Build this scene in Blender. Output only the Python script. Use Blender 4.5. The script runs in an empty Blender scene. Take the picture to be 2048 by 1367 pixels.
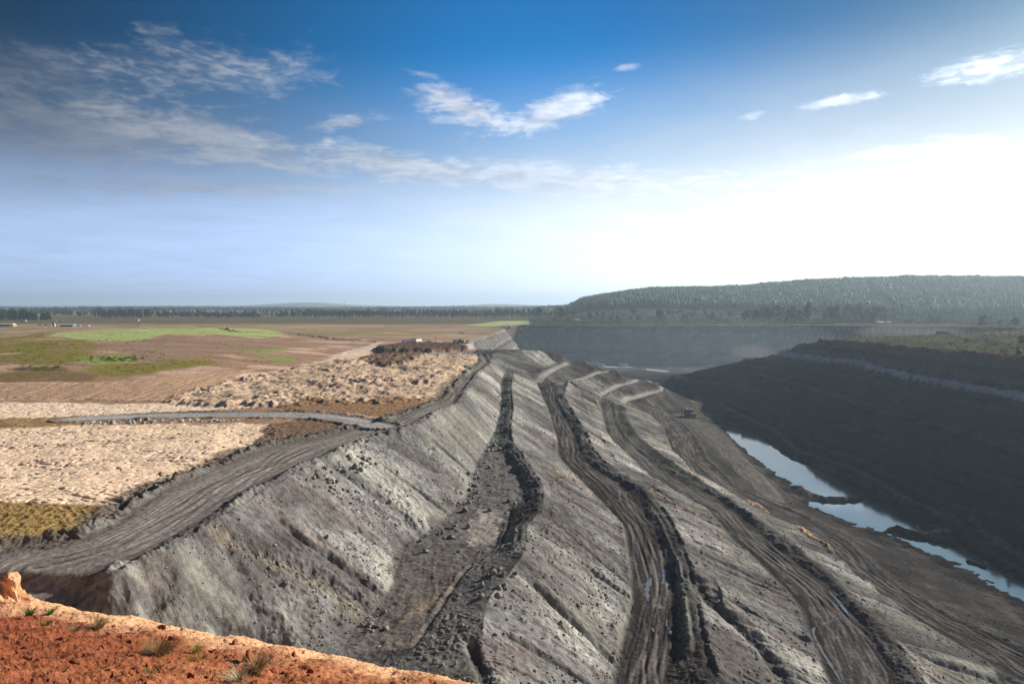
import bpy, bmesh, math, random
import numpy as np
from mathutils import Vector, geometry

random.seed(7)
R = math.radians
scene = bpy.context.scene
COL = scene.collection

# ---------------------------------------------------------------- camera
CAMZ = 36.0
FPX = 1365.0
PITCH = math.atan(75.5 / FPX)
cd = bpy.data.cameras.new("camera")
cam = bpy.data.objects.new("camera", cd)
COL.objects.link(cam)
cam.location = (0, 0, CAMZ)
cam.rotation_euler = (math.pi / 2 - PITCH, 0, 0)
cd.sensor_width = 36.0
cd.lens = FPX / 2048 * 36
cd.clip_start = 0.1
cd.clip_end = 60000
scene.camera = cam

# ---------------------------------------------------------------- light, sky, exposure
SUN_EL, SUN_AZ = 23.5, 57.0          # azimuth clockwise from the view direction (+Y)
SUN_STRENGTH = 4.7
SKY_STRENGTH = 0.085
scene.view_settings.view_transform = 'Standard'
scene.view_settings.look = 'None'
scene.view_settings.exposure = 0.85
scene.view_settings.gamma = 1.0
scene.view_settings.use_curve_mapping = False

sl = bpy.data.lights.new("sun", 'SUN')
sl.energy = SUN_STRENGTH
sl.angle = R(0.5)
sl.color = (1.0, 0.91, 0.78)
so = bpy.data.objects.new("sun", sl)
COL.objects.link(so)
sdir = Vector((math.sin(R(SUN_AZ)) * math.cos(R(SUN_EL)), math.cos(R(SUN_AZ)) * math.cos(R(SUN_EL)), math.sin(R(SUN_EL))))
so.rotation_euler = sdir.to_track_quat('Z', 'Y').to_euler()


class NT:
    """small helper around a node tree"""
    def __init__(self, tree):
        self.t = tree
        self.n = tree.nodes
        self.l = tree.links

    def new(self, kind, **kw):
        nd = self.n.new(kind)
        for k, v in kw.items():
            setattr(nd, k, v)
        return nd

    def put(self, sock, v):
        if hasattr(v, 'is_output'):
            self.l.new(v, sock)
        else:
            sock.default_value = v

    def math(self, op, a, b=0.0, c=0.0, clamp=False):
        nd = self.new('ShaderNodeMath', operation=op, use_clamp=clamp)
        for i, v in enumerate((a, b, c)):
            self.put(nd.inputs[i], v)
        return nd.outputs[0]

    def vmath(self, op, a, b=(0, 0, 0)):
        nd = self.new('ShaderNodeVectorMath', operation=op)
        self.put(nd.inputs[0], a)
        if op == 'SCALE':
            self.put(nd.inputs['Scale'], b)
        else:
            self.put(nd.inputs[1], b)
        return nd.outputs['Value'] if op in ('DOT_PRODUCT', 'LENGTH') else nd.outputs[0]

    def noise(self, vec, scale, detail=4, rough=0.55, dist=0.0):
        nd = self.new('ShaderNodeTexNoise')
        if vec is not None:
            self.l.new(vec, nd.inputs['Vector'])
        nd.inputs['Scale'].default_value = scale
        nd.inputs['Detail'].default_value = detail
        nd.inputs['Roughness'].default_value = rough
        nd.inputs['Distortion'].default_value = dist
        return nd.outputs['Fac']

    def ss(self, v, lo, hi, a=0.0, b=1.0):
        nd = self.new('ShaderNodeMapRange', interpolation_type='SMOOTHSTEP')
        for k, x in zip(('Value', 'From Min', 'From Max', 'To Min', 'To Max'), (v, lo, hi, a, b)):
            self.put(nd.inputs[k], x)
        return nd.outputs[0]

    def mix(self, f, a, b, mode='MIX'):
        nd = self.new('ShaderNodeMix', data_type='RGBA', blend_type=mode)
        self.put(nd.inputs[0], f)
        for i, v in ((6, a), (7, b)):
            if not hasattr(v, 'is_output') and len(v) == 3:
                v = (*v, 1)
            self.put(nd.inputs[i], v)
        return nd.outputs[2]


world = bpy.data.worlds.new("World")
scene.world = world
world.use_nodes = True


def build_world():
    g = NT(world.node_tree)
    g.n.clear()
    out = g.new('ShaderNodeOutputWorld')
    bg = g.new('ShaderNodeBackground')
    g.l.new(bg.outputs[0], out.inputs[0])
    sky = g.new('ShaderNodeTexSky', sky_type='NISHITA')
    sky.sun_disc = False
    sky.sun_elevation = R(SUN_EL)
    sky.sun_rotation = R(SUN_AZ)
    sky.altitude = 100
    sky.air_density = 1.0
    sky.dust_density = 0.8
    sky.ozone_density = 2.0
    tc = g.new('ShaderNodeTexCoord')
    d = g.vmath('NORMALIZE', tc.outputs['Generated'])
    sep = g.new('ShaderNodeSeparateXYZ')
    g.l.new(d, sep.inputs[0])
    x, y, z = sep.outputs
    el = g.math('MULTIPLY', g.math('ARCSINE', z), 57.2958)
    az = g.math('MULTIPLY', g.math('ARCTAN2', x, y), 57.2958)
    # cloud sheet: the view ray meets a plane high above
    zc = g.math('ADD', g.math('MAXIMUM', z, 0.0), 0.06)
    comb = g.new('ShaderNodeCombineXYZ')
    g.l.new(g.math('DIVIDE', x, zc), comb.inputs[0])
    g.l.new(g.math('DIVIDE', y, zc), comb.inputs[1])
    p = comb.outputs[0]
    n_cell = g.noise(p, 15.0, 5, 0.5, 0.3)
    n_fine = g.noise(p, 9.0, 7, 0.66, 0.8)
    n_mid = g.noise(p, 4.0, 6, 0.62, 0.5)
    n_big = g.noise(p, 1.3, 4, 0.6, 0.4)

    def bank(a0, e0, ra, re, tilt, cells, gain, soft=0.45):
        """one bank of cloud centred at azimuth a0, elevation e0 (degrees)"""
        da = g.math('SUBTRACT', az, a0)
        de = g.math('SUBTRACT', el, e0)
        c, s = math.cos(R(tilt)), math.sin(R(tilt))
        u = g.math('DIVIDE', g.math('ADD', g.math('MULTIPLY', da, c), g.math('MULTIPLY', de, s)), ra)
        v = g.math('DIVIDE', g.math('SUBTRACT', g.math('MULTIPLY', de, c), g.math('MULTIPLY', da, s)), re)
        r = g.math('SQRT', g.math('ADD', g.math('MULTIPLY', u, u), g.math('MULTIPLY', v, v)))
        val = g.math('ADD', g.math('MULTIPLY', g.math('SUBTRACT', 1.0, r), 0.85), g.math('ADD', g.math('MULTIPLY', g.math('SUBTRACT', n_mid, 0.5), 1.5), g.math('MULTIPLY', g.math('SUBTRACT', n_fine, 0.5), 1.1)))
        m = g.ss(val, -0.02, 0.62)
        if cells > 0:
            m = g.math('MULTIPLY', m, g.ss(n_cell, 0.38, 0.38 + 0.24, 1 - cells, 1.0))
        return g.math('MULTIPLY', m, gain)

    banks = [
        # az, el, half-width, half-height, tilt, cellular, gain
        (-23.0, 17.3, 9.5, 2.6, 5, 0.75, 0.60),
        (-34.0, 15.3, 6.0, 2.2, 0, 0.6, 0.30),
        (-32.0, 11.9, 9.0, 2.6, -3, 0.2, 0.50),
        (-22.8, 12.2, 11.0, 2.1, -8, 0.30, 0.78),
        (-10.0, 11.3, 9.0, 1.5, -7, 0.35, 0.80),
        (-4.2, 15.7, 5.4, 1.7, -16, 0.45, 0.92),
        (3.6, 15.5, 5.6, 1.6, 17, 0.25, 0.90),
        (-13.5, 14.3, 3.4, 0.7, 10, 0.5, 0.6),
        (9.4, 18.5, 1.6, 0.35, 4, 0.3, 0.5),
        (24.8, 14.7, 3.6, 0.5, 4, 0.2, 0.75),
        (19.2, 14.4, 1.8, 0.35, 10, 0.3, 0.4),
        (34.6, 15.6, 4.4, 1.1, 4, 0.7, 0.75),
        (-22.8, 8.8, 14.0, 0.8, 2, 0.3, 0.45),
        (3.0, 10.3, 14.0, 1.8, -3, 0.3, 0.75),
        (22.0, 9.0, 22.0, 1.6, 0, 0.3, 0.6),
        (31.2, 10.8, 9.0, 0.8, 2, 0.4, 0.7),
    ]
    cl = None
    for b in banks:
        v = bank(*b)
        inv = g.math('SUBTRACT', 1.0, v)
        cl = inv if cl is None else g.math('MULTIPLY', cl, inv)
    cl = g.math('SUBTRACT', 1.0, cl, clamp=True)
    # thin veil low down, thickening towards the horizon
    # light of the sun scattered through thin cloud: brightness follows the angle from the sun
    sd = g.vmath('DOT_PRODUCT', d, tuple(sdir))
    toward = g.math('POWER', g.math('MULTIPLY', g.math('ADD', sd, 1.0), 0.5), 2.2)
    veil = g.math('MULTIPLY', g.ss(el, g.math('ADD', g.math('MULTIPLY', toward, 3.5), 18.5), g.math('ADD', g.math('MULTIPLY', toward, 5.0), 3.5)), g.ss(g.math('ADD', n_big, g.math('MULTIPLY', g.math('SUBTRACT', n_mid, 0.5), 0.35)), 0.25, 0.75, 0.82, 0.97))
    cb = g.math('ADD', g.math('MULTIPLY', toward, 10.5), -0.9)
    shade = g.ss(n_mid, 0.30, 0.62, 0.80, 1.15)
    ccol = g.vmath('SCALE', (0.89, 0.96, 1.10), g.math('MULTIPLY', cb, shade))
    vcol = g.mix(g.ss(toward, 0.30, 0.75), (0.57, 0.76, 1.16), (0.93, 0.98, 1.05))
    vcol = g.vmath('SCALE', vcol, g.math('ADD', g.math('MULTIPLY', toward, 6.6), g.ss(el, 14.0, 3.0, 0.6, 4.7)))
    # deeper blue away from the sun
    deep = g.new('ShaderNodeHueSaturation')
    deep.inputs['Saturation'].default_value = 1.75
    deep.inputs['Value'].default_value = 1.0
    g.l.new(sky.outputs[0], deep.inputs['Color'])
    falloff = g.math('MULTIPLY', g.math('MULTIPLY', g.ss(toward, 0.18, 0.62, 0.14, 1.0), g.ss(toward, 0.60, 0.95, 1.0, 0.42)), g.ss(el, 8.0, 28.0, 1.0, 0.66))
    base = g.vmath('MULTIPLY', g.vmath('SCALE', deep.outputs[0], falloff), (0.60, 0.97, 1.06))
    c1 = g.mix(veil, base, vcol)
    c2 = g.mix(cl, c1, ccol)
    g.l.new(c2, bg.inputs[0])
    bg.inputs[1].default_value = SKY_STRENGTH


build_world()


# ---------------------------------------------------------------- small helpers
def W(u, v, z):
    """the place in the world, at height z, seen at pixel (u, v) of the 2048 x 1367 photograph"""
    xr, yr = (u - 1024.0) / FPX, (683.5 - v) / FPX
    dx, dy, dz = xr, math.cos(PITCH) + yr * math.sin(PITCH), -math.sin(PITCH) + yr * math.cos(PITCH)
    t = (z - CAMZ) / dz
    return (dx * t, dy * t, z)


def WL(pts):
    return [W(*p) for p in pts]


def WD(u, v, Y):
    """the same, at forward distance Y"""
    xr, yr = (u - 1024.0) / FPX, (683.5 - v) / FPX
    dx, dy, dz = xr, math.cos(PITCH) + yr * math.sin(PITCH), -math.sin(PITCH) + yr * math.cos(PITCH)
    t = Y / dy
    return (dx * t, Y, CAMZ + dz * t)


_rs = np.random.RandomState(11)
_perm = np.concatenate([_rs.permutation(512)] * 2).astype(np.int32)
_ga = _rs.rand(512) * 2 * np.pi
_gx, _gy = np.cos(_ga).astype(np.float32), np.sin(_ga).astype(np.float32)


def perlin(x, y, seed=0):
    x = np.asarray(x, np.float64) + seed * 37.17
    y = np.asarray(y, np.float64) + seed * 71.31
    ix, iy = np.floor(x).astype(np.int64), np.floor(y).astype(np.int64)
    fx, fy = (x - ix).astype(np.float32), (y - iy).astype(np.float32)
    ix, iy = (ix & 511).astype(np.int32), (iy & 511).astype(np.int32)
    ux, uy = fx * fx * fx * (fx * (fx * 6 - 15) + 10), fy * fy * fy * (fy * (fy * 6 - 15) + 10)
    px0, px1 = _perm[ix], _perm[(ix + 1) & 511]
    iy1 = (iy + 1) & 511

    def gr(h, ax, ay):
        return _gx[h] * ax + _gy[h] * ay
    a = gr(_perm[px0 + iy], fx, fy)
    b = gr(_perm[px1 + iy], fx - 1, fy)
    c = gr(_perm[px0 + iy1], fx, fy - 1)
    d = gr(_perm[px1 + iy1], fx - 1, fy - 1)
    return (a + ux * (b - a)) * (1 - uy) + (c + ux * (d - c)) * uy


def fbm(x, y, octv=4, seed=0, gain=0.5, lac=2.03):
    out, amp = 0.0, 1.0
    for i in range(octv):
        out = out + amp * perlin(x, y, seed + i * 5)
        x, y, amp = x * lac, y * lac, amp * gain
    return out


def ridged(x, y, octv=4, seed=0, gain=0.5):
    out, amp, tot = 0.0, 1.0, 0.0
    for i in range(octv):
        out = out + amp * (1 - 2.2 * np.abs(perlin(x, y, seed + i * 5)))
        tot += amp
        x, y, amp = x * 2.1, y * 2.1, amp * gain
    return out / tot


def sstep(a, b, x):
    t = np.clip((x - a) / (b - a), 0, 1)
    return t * t * (3 - 2 * t)


def sdist(poly, x, y):
    """signed distance to a closed polygon, positive inside (flat arrays)"""
    P = np.array([p[:2] for p in poly], np.float64)
    d2 = np.full(x.shape, 1e18)
    ins = np.zeros(x.shape, bool)
    for i in range(len(P)):
        (x0, y0), (x1, y1) = P[i], P[(i + 1) % len(P)]
        ex, ey = x1 - x0, y1 - y0
        L = ex * ex + ey * ey + 1e-9
        t = np.clip(((x - x0) * ex + (y - y0) * ey) / L, 0, 1)
        d2 = np.minimum(d2, (x - x0 - t * ex) ** 2 + (y - y0 - t * ey) ** 2)
        c = ((y0 > y) != (y1 > y))
        if abs(ey) > 1e-12:
            ins ^= c & (x < ex * (y - y0) / ey + x0)
    return np.where(ins, 1.0, -1.0) * np.sqrt(d2)


def pcoord(poly, x, y):
    """(signed distance, arc length, parameter index) to an open polyline; the right-hand side is positive"""
    P = np.array([p[:2] for p in poly], np.float64)
    best = np.full(x.shape, 1e18)
    sgn = np.ones(x.shape)
    arc = np.zeros(x.shape)
    par = np.zeros(x.shape)
    acc = 0.0
    for i in range(len(P) - 1):
        (x0, y0), (x1, y1) = P[i], P[i + 1]
        ex, ey = x1 - x0, y1 - y0
        L = math.hypot(ex, ey) + 1e-9
        t = np.clip(((x - x0) * ex + (y - y0) * ey) / (L * L), 0, 1)
        d2 = (x - x0 - t * ex) ** 2 + (y - y0 - t * ey) ** 2
        m = d2 < best
        best = np.where(m, d2, best)
        sgn = np.where(m, np.sign((x - x0) * ey - (y - y0) * ex), sgn)
        arc = np.where(m, acc + t * L, arc)
        par = np.where(m, i + t, par)
        acc += L
    return sgn * np.sqrt(best), arc, par


def smooth_line(pts, step=4.0):
    """Catmull-Rom through the points, resampled"""
    P = [np.array(p, float) for p in pts]
    P = [2 * P[0] - P[1]] + P + [2 * P[-1] - P[-2]]
    out = []
    for i in range(1, len(P) - 2):
        a, b, c, d = P[i - 1:i + 3]
        n = max(1, int(np.linalg.norm((c - b)[:2]) / step))
        for k in range(n):
            t = k / n
            out.append(0.5 * ((2 * b) + (c - a) * t + (2 * a - 5 * b + 4 * c - d) * t * t + (3 * b - a - 3 * c + d) * t ** 3))
    out.append(P[-2])
    return [tuple(p) for p in out]


# ================================================================= the terrain
# Break lines of the mine, each point (photo column, photo row, height above the plateau in metres)
WATER_Z = -57.0
CREST1 = [(224, 1156, 0), (260, 1132, .3), (344, 1102, .4), (400, 1066, .4), (460, 1025, .4), (532, 981, .4), (600, 941, .4), (700, 897, .4),
          (780, 868, .4), (825, 857, .3), (860, 836, .3), (925, 805, .3), (945, 768, .2), (966, 741, 0), (986, 724, 0), (978, 712, 0)]
ROADL = [(-60, 1105, .2), (0, 1100, .2), (120, 1085, .3), (190, 1052, .3), (240, 1022, .3), (276, 990, .3), (344, 962, .3), (424, 930, .3), (500, 897, .3), (600, 878, .3), (700, 858, .3),
         (737, 850, .3), (819, 822, .3), (880, 799, .3), (901, 775, .2), (928, 747, 0), (959, 727, 0), (955, 712, 0)]
TOE1 = [(690, 1300, -17.5), (720, 1244, -17.5), (780, 1188, -17), (800, 1092, -16), (856, 1068, -15.5), (920, 1012, -14.5), (945, 965, -14),
        (950, 925, -13.2), (968, 892, -12.5), (990, 858, -12), (1000, 819, -10.5), (1000, 775, -8), (1006, 744, -6.5)]
BENCHR = [(828, 1290, -17.6), (880, 1220, -17.5), (940, 1132, -16.5), (1000, 1092, -16), (1018, 1022, -15), (1046, 1004, -14.5), (1042, 952, -14), (1016, 920, -13.5), (990, 892, -12.6)]
CREST2 = [(1000, 1420, -17.6), (956, 1320, -17.0), (952, 1265, -16.4), (966, 1205, -16.0), (1008, 1152, -14.8), (1044, 1108, -13.9), (1046, 1050, -13.3), (1078, 1020, -13.0),
          (1082, 975, -12.8), (1034, 905, -11.8), (1018, 880, -11.4), (1018, 850, -10.4), (1022, 819, -9.3), (1018, 775, -7), (1022, 748, -6)]
BL = [(1225, 1380, -30), (1228, 1360, -30), (1240, 1300, -30), (1264, 1204, -29), (1260, 1140, -28.5), (1250, 1060, -27.5), (1200, 1004, -26), (1160, 964, -25), (1116, 916, -23),
      (1114, 880, -21.5), (1099, 826, -19), (1084, 791, -16), (1073, 762, -12)]
BR = [(1338, 1380, -30), (1342, 1360, -30), (1361, 1297, -30), (1356, 1200, -29.5), (1347, 1136, -28.5), (1310, 1050, -27.5), (1260, 976, -26), (1231, 958, -25.5), (1196, 938, -24.5),
      (1166, 914, -23.5), (1158, 880, -22), (1149, 862, -21), (1125, 826, -19), (1108, 797, -16.5), (1112, 776, -14), (1100, 760, -12)]
CREST3 = [(1440, 1400, -28.6), (1430, 1370, -28.5), (1400, 1290, -28.3), (1384, 1200, -28), (1370, 1130, -27.2), (1335, 1042, -26.2), (1285, 977, -25), (1242, 949, -24.4), (1202, 926, -23.3),
          (1181, 900, -22.3), (1168, 865, -20.4), (1140, 820, -17.8), (1124, 791, -15.4), (1133, 765, -12.9)]
CL = [(1662, 1370, -41), (1654, 1350, -41), (1626, 1278, -40.5), (1607, 1231, -40), (1579, 1188, -39.5), (1522, 1132, -39), (1465, 1080, -38), (1418, 1023, -37), (1362, 990, -36), (1307, 961, -35),
      (1272, 929, -33.5), (1231, 891, -31.5), (1213, 868, -30), (1205, 832, -27), (1200, 803, -24)]
CR = [(1800, 1370, -42), (1787, 1340, -42), (1730, 1255, -41), (1683, 1198, -40.5), (1626, 1146, -40), (1550, 1089, -39), (1484, 1028, -38), (1399, 976, -36.5), (1331, 938, -35), (1290, 911, -33.5),
      (1254, 879, -31.5), (1228, 838, -28), (1228, 805, -24.5)]
CREST4 = [(1858, 1380, -41.2), (1798, 1302, -40.7), (1738, 1237, -40), (1658, 1152, -39.1), (1588, 1092, -38.4), (1518, 1042, -37.4), (1420, 973, -35.8), (1350, 929, -34.2), (1303, 894, -32.4), (1268, 866, -30.4),
          (1250, 833, -27.4), (1247, 812, -25.8)]
DL = [(2000, 1345, -49.5), (1920, 1290, -49), (1839, 1245, -48.5), (1768, 1198, -48), (1711, 1155, -47.5), (1664, 1099, -47), (1600, 1060, -46), (1484, 1004, -44), (1408, 961, -42.5), (1356, 914, -40.5),
      (1342, 867, -37.5), (1300, 822, -33.5), (1270, 812, -31.5)]
DR = [(2120, 1335, -50), (1976, 1264, -49.5), (1929, 1250, -49.2), (1872, 1217, -49), (1796, 1174, -48.5), (1744, 1132, -48), (1692, 1080, -47), (1607, 1032, -46), (1531, 999, -45), (1465, 971, -44),
      (1399, 909, -41.5), (1375, 862, -38.5), (1318, 815, -34), (1285, 806, -32)]
EL = [(1540, 1000, -48.8), (1505, 965, -48.3), (1440, 900, -47), (1385, 858, -46), (1350, 836, -44.5)]
ER = [(1548, 985, -49.5), (1500, 925, -49), (1455, 875, -48), (1420, 845, -47.5), (1385, 832, -46)]
BANKT = [(2048, 1226, -54.6), (1900, 1152, -54.2), (1750, 1087, -53.8), (1640, 1042, -53.6), (1580, 992, -53.6), (1500, 932, -53.6), (1445, 866, -53.6)]
SHOREL = [(2060, 1190, -57), (1948, 1122, -57), (1839, 1080, -57), (1806, 1060, -57), (1720, 1044, -57), (1640, 1016, -57), (1616, 985, -57), (1602, 966, -57), (1522, 919, -57), (1474, 881, -57),
          (1441, 850, -57), (1422, 838, -57), (1400, 824, -57)]
BENCHW = [(2048, 1124, -53), (1976, 1071, -53), (1929, 1052, -53), (1830, 1013, -53), (1768, 976, -53), (1697, 940, -53), (1607, 908, -53), (1550, 864, -53), (1446, 812, -53)]
BENCHW2 = [(2048, 1104, -52.4), (1976, 1058, -52.4), (1929, 1040, -52.4), (1830, 999, -52.4), (1768, 963, -52.4), (1697, 929, -52.4), (1607, 899, -52.4), (1550, 856, -52.4), (1446, 807, -52.4)]
SHORER = [(2075, 1135, -57.2), (2005, 1087, -57.2), (1938, 1068, -57.2), (1863, 1051, -57.2), (1815, 1032, -57.2), (1758, 1000, -57.2), (1744, 986, -57.2), (1626, 949, -57.2), (1560, 920, -57.2),
          (1522, 896, -57.2), (1484, 858, -57.2), (1446, 836, -57.2)]
WALLB = [(2100, 812, -11.8), (2048, 800, -11.8), (1934, 778, -11.6), (1854, 764, -11.4), (1781, 747, -10.9), (1706, 732, -11.1), (1635, 722, -11.6), (1550, 708, -12.3)]
WALLT = [(2100, 721, 6.4), (2048, 715, 6.7), (1990, 707, 7.2), (1930, 702, 6.9), (1850, 695, 6.6), (1760, 688, 6.3), (1700, 684, 5.6), (1650, 682, 4.2)]
SPUR = [(1650, 682, 4.2), (1600, 690, -3), (1550, 708, -12.3), (1490, 722, -20), (1420, 735, -26), (1380, 745, -33), (1335, 749, -40)]
FARTOP = [(13, 1050, 4.5), (60, 1038, 4.2), (140, 1025, 4.4), (270, 1016, 5), (400, 1006, 5), (505, 938, 6.5), (590, 880, 7), (640, 830, 8)]
FAR1 = [(986, 724, 0), (982, 708, 1.5), (1000, 700, 2.4), (1032, 698, 3), (1078, 700, 1.2), (1108, 703, -1)]
FOOT1 = [(1026, 748, -7), (1060, 744, -8.2), (1100, 733, -9.3), (1137, 724, -9.6)]
FAR2 = [(1080, 745, -9), (1102, 734, -9), (1137, 721, -8.8), (1169, 720, -9)]
FOOT2 = [(1120, 765, -13.6), (1160, 755, -16), (1201, 739, -17)]
FAR3 = [(1140, 760, -13), (1165, 755, -15.2), (1201, 738, -16.6), (1231, 740, -17)]
FOOT3 = [(1200, 790, -23.4), (1235, 775, -25), (1270, 757, -26)]
FAR4 = [(1205, 793, -23.5), (1240, 776, -24.6), (1270, 756, -25.4), (1284, 755, -26), (1302, 762, -28)]
FOOT4 = [(1246, 805, -30), (1268, 797, -32), (1304, 790, -33), (1328, 775, -33.2)]
FAR5 = [(1262, 804, -31.4), (1300, 794, -32.8), (1333, 776, -33)]
FOOT5 = [(1300, 813, -37), (1345, 820, -45), (1372, 806, -46.5), (1376, 799, -46)]


def plain(x, y):
    """the open country all round the mine"""
    return 6.0 * sstep(50, 400, x) * sstep(300, 900, y) + 2.5 * perlin(x / 420.0, y / 420.0, 9) * sstep(900, 1500, np.hypot(x, y)) + (62 * np.exp(-((x / np.maximum(y, 1) + .30) / .075) ** 2) + 40 * np.exp(-((x / np.maximum(y, 1) + .02) / .05) ** 2)) * sstep(7500, 11000, y)


def hill(x, y):
    """the wooded hill behind the mine on the right"""
    k = x / np.maximum(y, 1.0)
    kk = np.array([-.05, .06, .085, .115, .145, .20, .275, .33, .39, .49, .60, .75, .9, 1.3])
    vv = np.array([618, 616, 611, 604, 598, 589, 587, 585, 577, 569, 565, 567, 566, 585.])
    zr = CAMZ + (608.0 - vv) / FPX * 2350.0 - 4.0
    top = np.interp(k, kk, zr)
    rise = sstep(1330, 2350, y) ** 1.05
    fall = sstep(5200, 2500, y)
    return np.maximum(top, 0) * rise * fall * sstep(-.05, .09, k)


def build_tin():
    lines, closed = [], []
    for l in (CREST1, ROADL, TOE1, BENCHR, CREST2, BL, BR, CREST3, CL, CR, CREST4, DL, DR, EL, ER, BANKT, SHOREL, BENCHW, BENCHW2, SHORER,
              WALLB, WALLT, SPUR, FAR1, FOOT1, FAR2, FOOT2, FAR3, FOOT3, FAR4, FOOT4, FAR5, FOOT5):
        lines.append(WL(l))
    for l in (  # left country, hill and hollow
            [(-150, 985, 1.6), (0, 1000, 1.5), (120, 1006, 1.5), (215, 1010, 1.2)],
            [(-150, 905, 1.4), (0, 920, 1.4), (300, 920, 1.6), (430, 900, 1.4)],
            [(-150, 855, .8), (0, 860, .8), (300, 858, .8), (540, 850, .6)],
            [(-150, 798, .3), (0, 797, .3), (160, 797, .3), (300, 800, .3)],
            [(-150, 768, 3), (0, 766, 3), (200, 763, 3), (330, 753, 3), (480, 739, 2.2), (530, 735, 1.4)],
            [(-150, 742, 4.2), (0, 741, 4.2), (120, 742, 4.2), (180, 745, 4)],
            [(-150, 734, 6.2), (0, 733, 6.2), (120, 732, 6.2)],
            [(-150, 692, 8.6), (0, 692, 8.6), (145, 692, 8.6)],
            [(-150, 684, 10), (0, 684, 10), (140, 684, 10)],
            [(-150, 668, 11), (0, 666, 11), (130, 665, 11.3), (300, 656, 12.3), (420, 655, 11.5), (500, 659, 9), (560, 665, 6)],
            [(150, 694, 8.6), (300, 684, 8.8), (400, 676, 9.5), (480, 682, 6.5), (540, 684, 4.5)],
            [(-100, 651, 5), (0, 651, 5), (300, 649, 5), (420, 648, 3)],
            [(300, 732, 4), (420, 712, 5), (540, 700, 4), (650, 690, 1.6)],
            [(560, 742, 0), (640, 722, -.5), (700, 706, -.8), (740, 692, -.5)],
            [(480, 655, 3), (700, 660, 0), (900, 664, 0), (985, 650, 1)],
            [(330, 803, .8), (450, 760, 1.2), (600, 738, 1.8), (700, 722, 2.4), (760, 712, 2)],
            [(420, 815, .8), (600, 808, 1.2), (850, 772, 1.8), (940, 716, .8)],
            [(760, 700, 0), (940, 698, 0)],
            # end of the pit on the left, far wall
            [(950, 684, 0), (966, 676, 0), (985, 667, .5), (1010, 657, 1.5)],
            # lower left corner under the haul road
            [(-60, 1144, -.3), (30, 1146, -.4), (140, 1150, -.4), (200, 1155, -.2)],
            [(-60, 1176, -2.2), (30, 1177, -2.1), (140, 1180, -1.7), (232, 1178, -1.0), (262, 1162, -.7)],
            [(300, 1172, -3), (360, 1182, -4.2), (400, 1202, -6.4), (440, 1235, -10), (520, 1279, -14.4), (610, 1300, -17)],
            [(-80, 1240, -3), (0, 1240, -3), (150, 1235, -4), (250, 1225, -4.6)],
            [(0, 1300, -5.5), (300, 1310, -10.5), (500, 1340, -15.8), (700, 1367, -17.6)],
    ):
        lines.append(WL(l))
    for l in (
            [(-42, 610, 0), (-36, 680, 0)],
            [(20, 605, -49), (60, 640, -50), (100, 668, -50.5), (140, 664, -51), (172, 632, -52), (176, 590, -54)],
            [(2, 640, -40), (14, 760, -50.5), (26, 985, -51), (120, 984, -51), (200, 980, -51), (388, 966, -51), (482, 905, -51), (560, 838, -50)],
            FARTOP, [(640, 830, 8), (690, 780, 8)],
            [(270, 598, 4.4), (356, 662, 5), (445, 694, 5.5), (575, 770, 7)],
            [(300, 700, -50), (380, 745, -50), (460, 785, -50)],
            [(190, 740, -50.5), (225, 722, -50), (272, 690, -50)],
            [(330, 345, 9), (450, 480, 8)], [(284, 60, 6.5), (281, 250, 6.5)], [(255, 60, -11.6), (255, 250, -11.6)], [(184, 60, -53), (184, 215, -53)], [(150, 60, -55), (150, 180, -56)],
            [(-450, 60, 0), (-300, 60, 0), (-120, 60, -2), (-60, 60, -12), (0, 60, -24), (60, 60, -40), (120, 60, -50)],
            [(-12, 84, -22), (20, 90, -29), (60, 112, -40), (104, 140, -50)],
            [(-450, 1160, 0), (-100, 1160, 0), (250, 1160, 5.0), (720, 1160, 6)],
            [(720, 60, 8), (720, 500, 8), (720, 1000, 7)],
            [(-450, 200, 1), (-450, 500, 5), (-450, 800, 6), (-450, 1000, 3)],
    ):
        lines.append(l)
    verts, zs, edges, seen = [], [], [], {}
    for l in lines:
        prev = None
        for i in range(len(l)):
            seg = [l[i]]
            if i + 1 < len(l):
                a, b = np.array(l[i]), np.array(l[i + 1])
                L = np.linalg.norm((b - a)[:2])
                step = max(4.0, 0.02 * min(a[1], b[1]))
                n = max(1, int(L / step))
                seg = [tuple(a + (b - a) * k / n) for k in range(n)]
            for p in seg:
                key = (round(p[0] * 2), round(p[1] * 2))
                if key in seen:
                    k = seen[key]
                else:
                    k = len(verts)
                    seen[key] = k
                    verts.append(Vector((p[0], p[1])))
                    zs.append(p[2])
                if prev is not None and prev != k:
                    edges.append((prev, k))
                prev = k
    ov, oe, of, vo, eo, fo = geometry.delaunay_2d_cdt(verts, edges, [], 0, 1e-4)
    z = np.zeros(len(ov))
    unk = []
    for i, o in enumerate(vo):
        if o:
            z[i] = zs[o[0]]
        else:
            unk.append(i)
    if unk:
        P = np.array([(v.x, v.y) for v in ov])
        kn = np.array([i for i in range(len(ov)) if vo[i]])
        for i in unk:
            d = np.hypot(P[kn, 0] - P[i, 0], P[kn, 1] - P[i, 1])
            j = np.argsort(d)[:3]
            w = 1 / (d[j] + .01)
            z[i] = (z[kn[j]] * w).sum() / w.sum()
    print('TIN', len(ov), 'crossings', len(unk), [(round(ov[i].x), round(ov[i].y)) for i in unk][:40])
    return np.array([(v.x, v.y) for v in ov]), z, of


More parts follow.
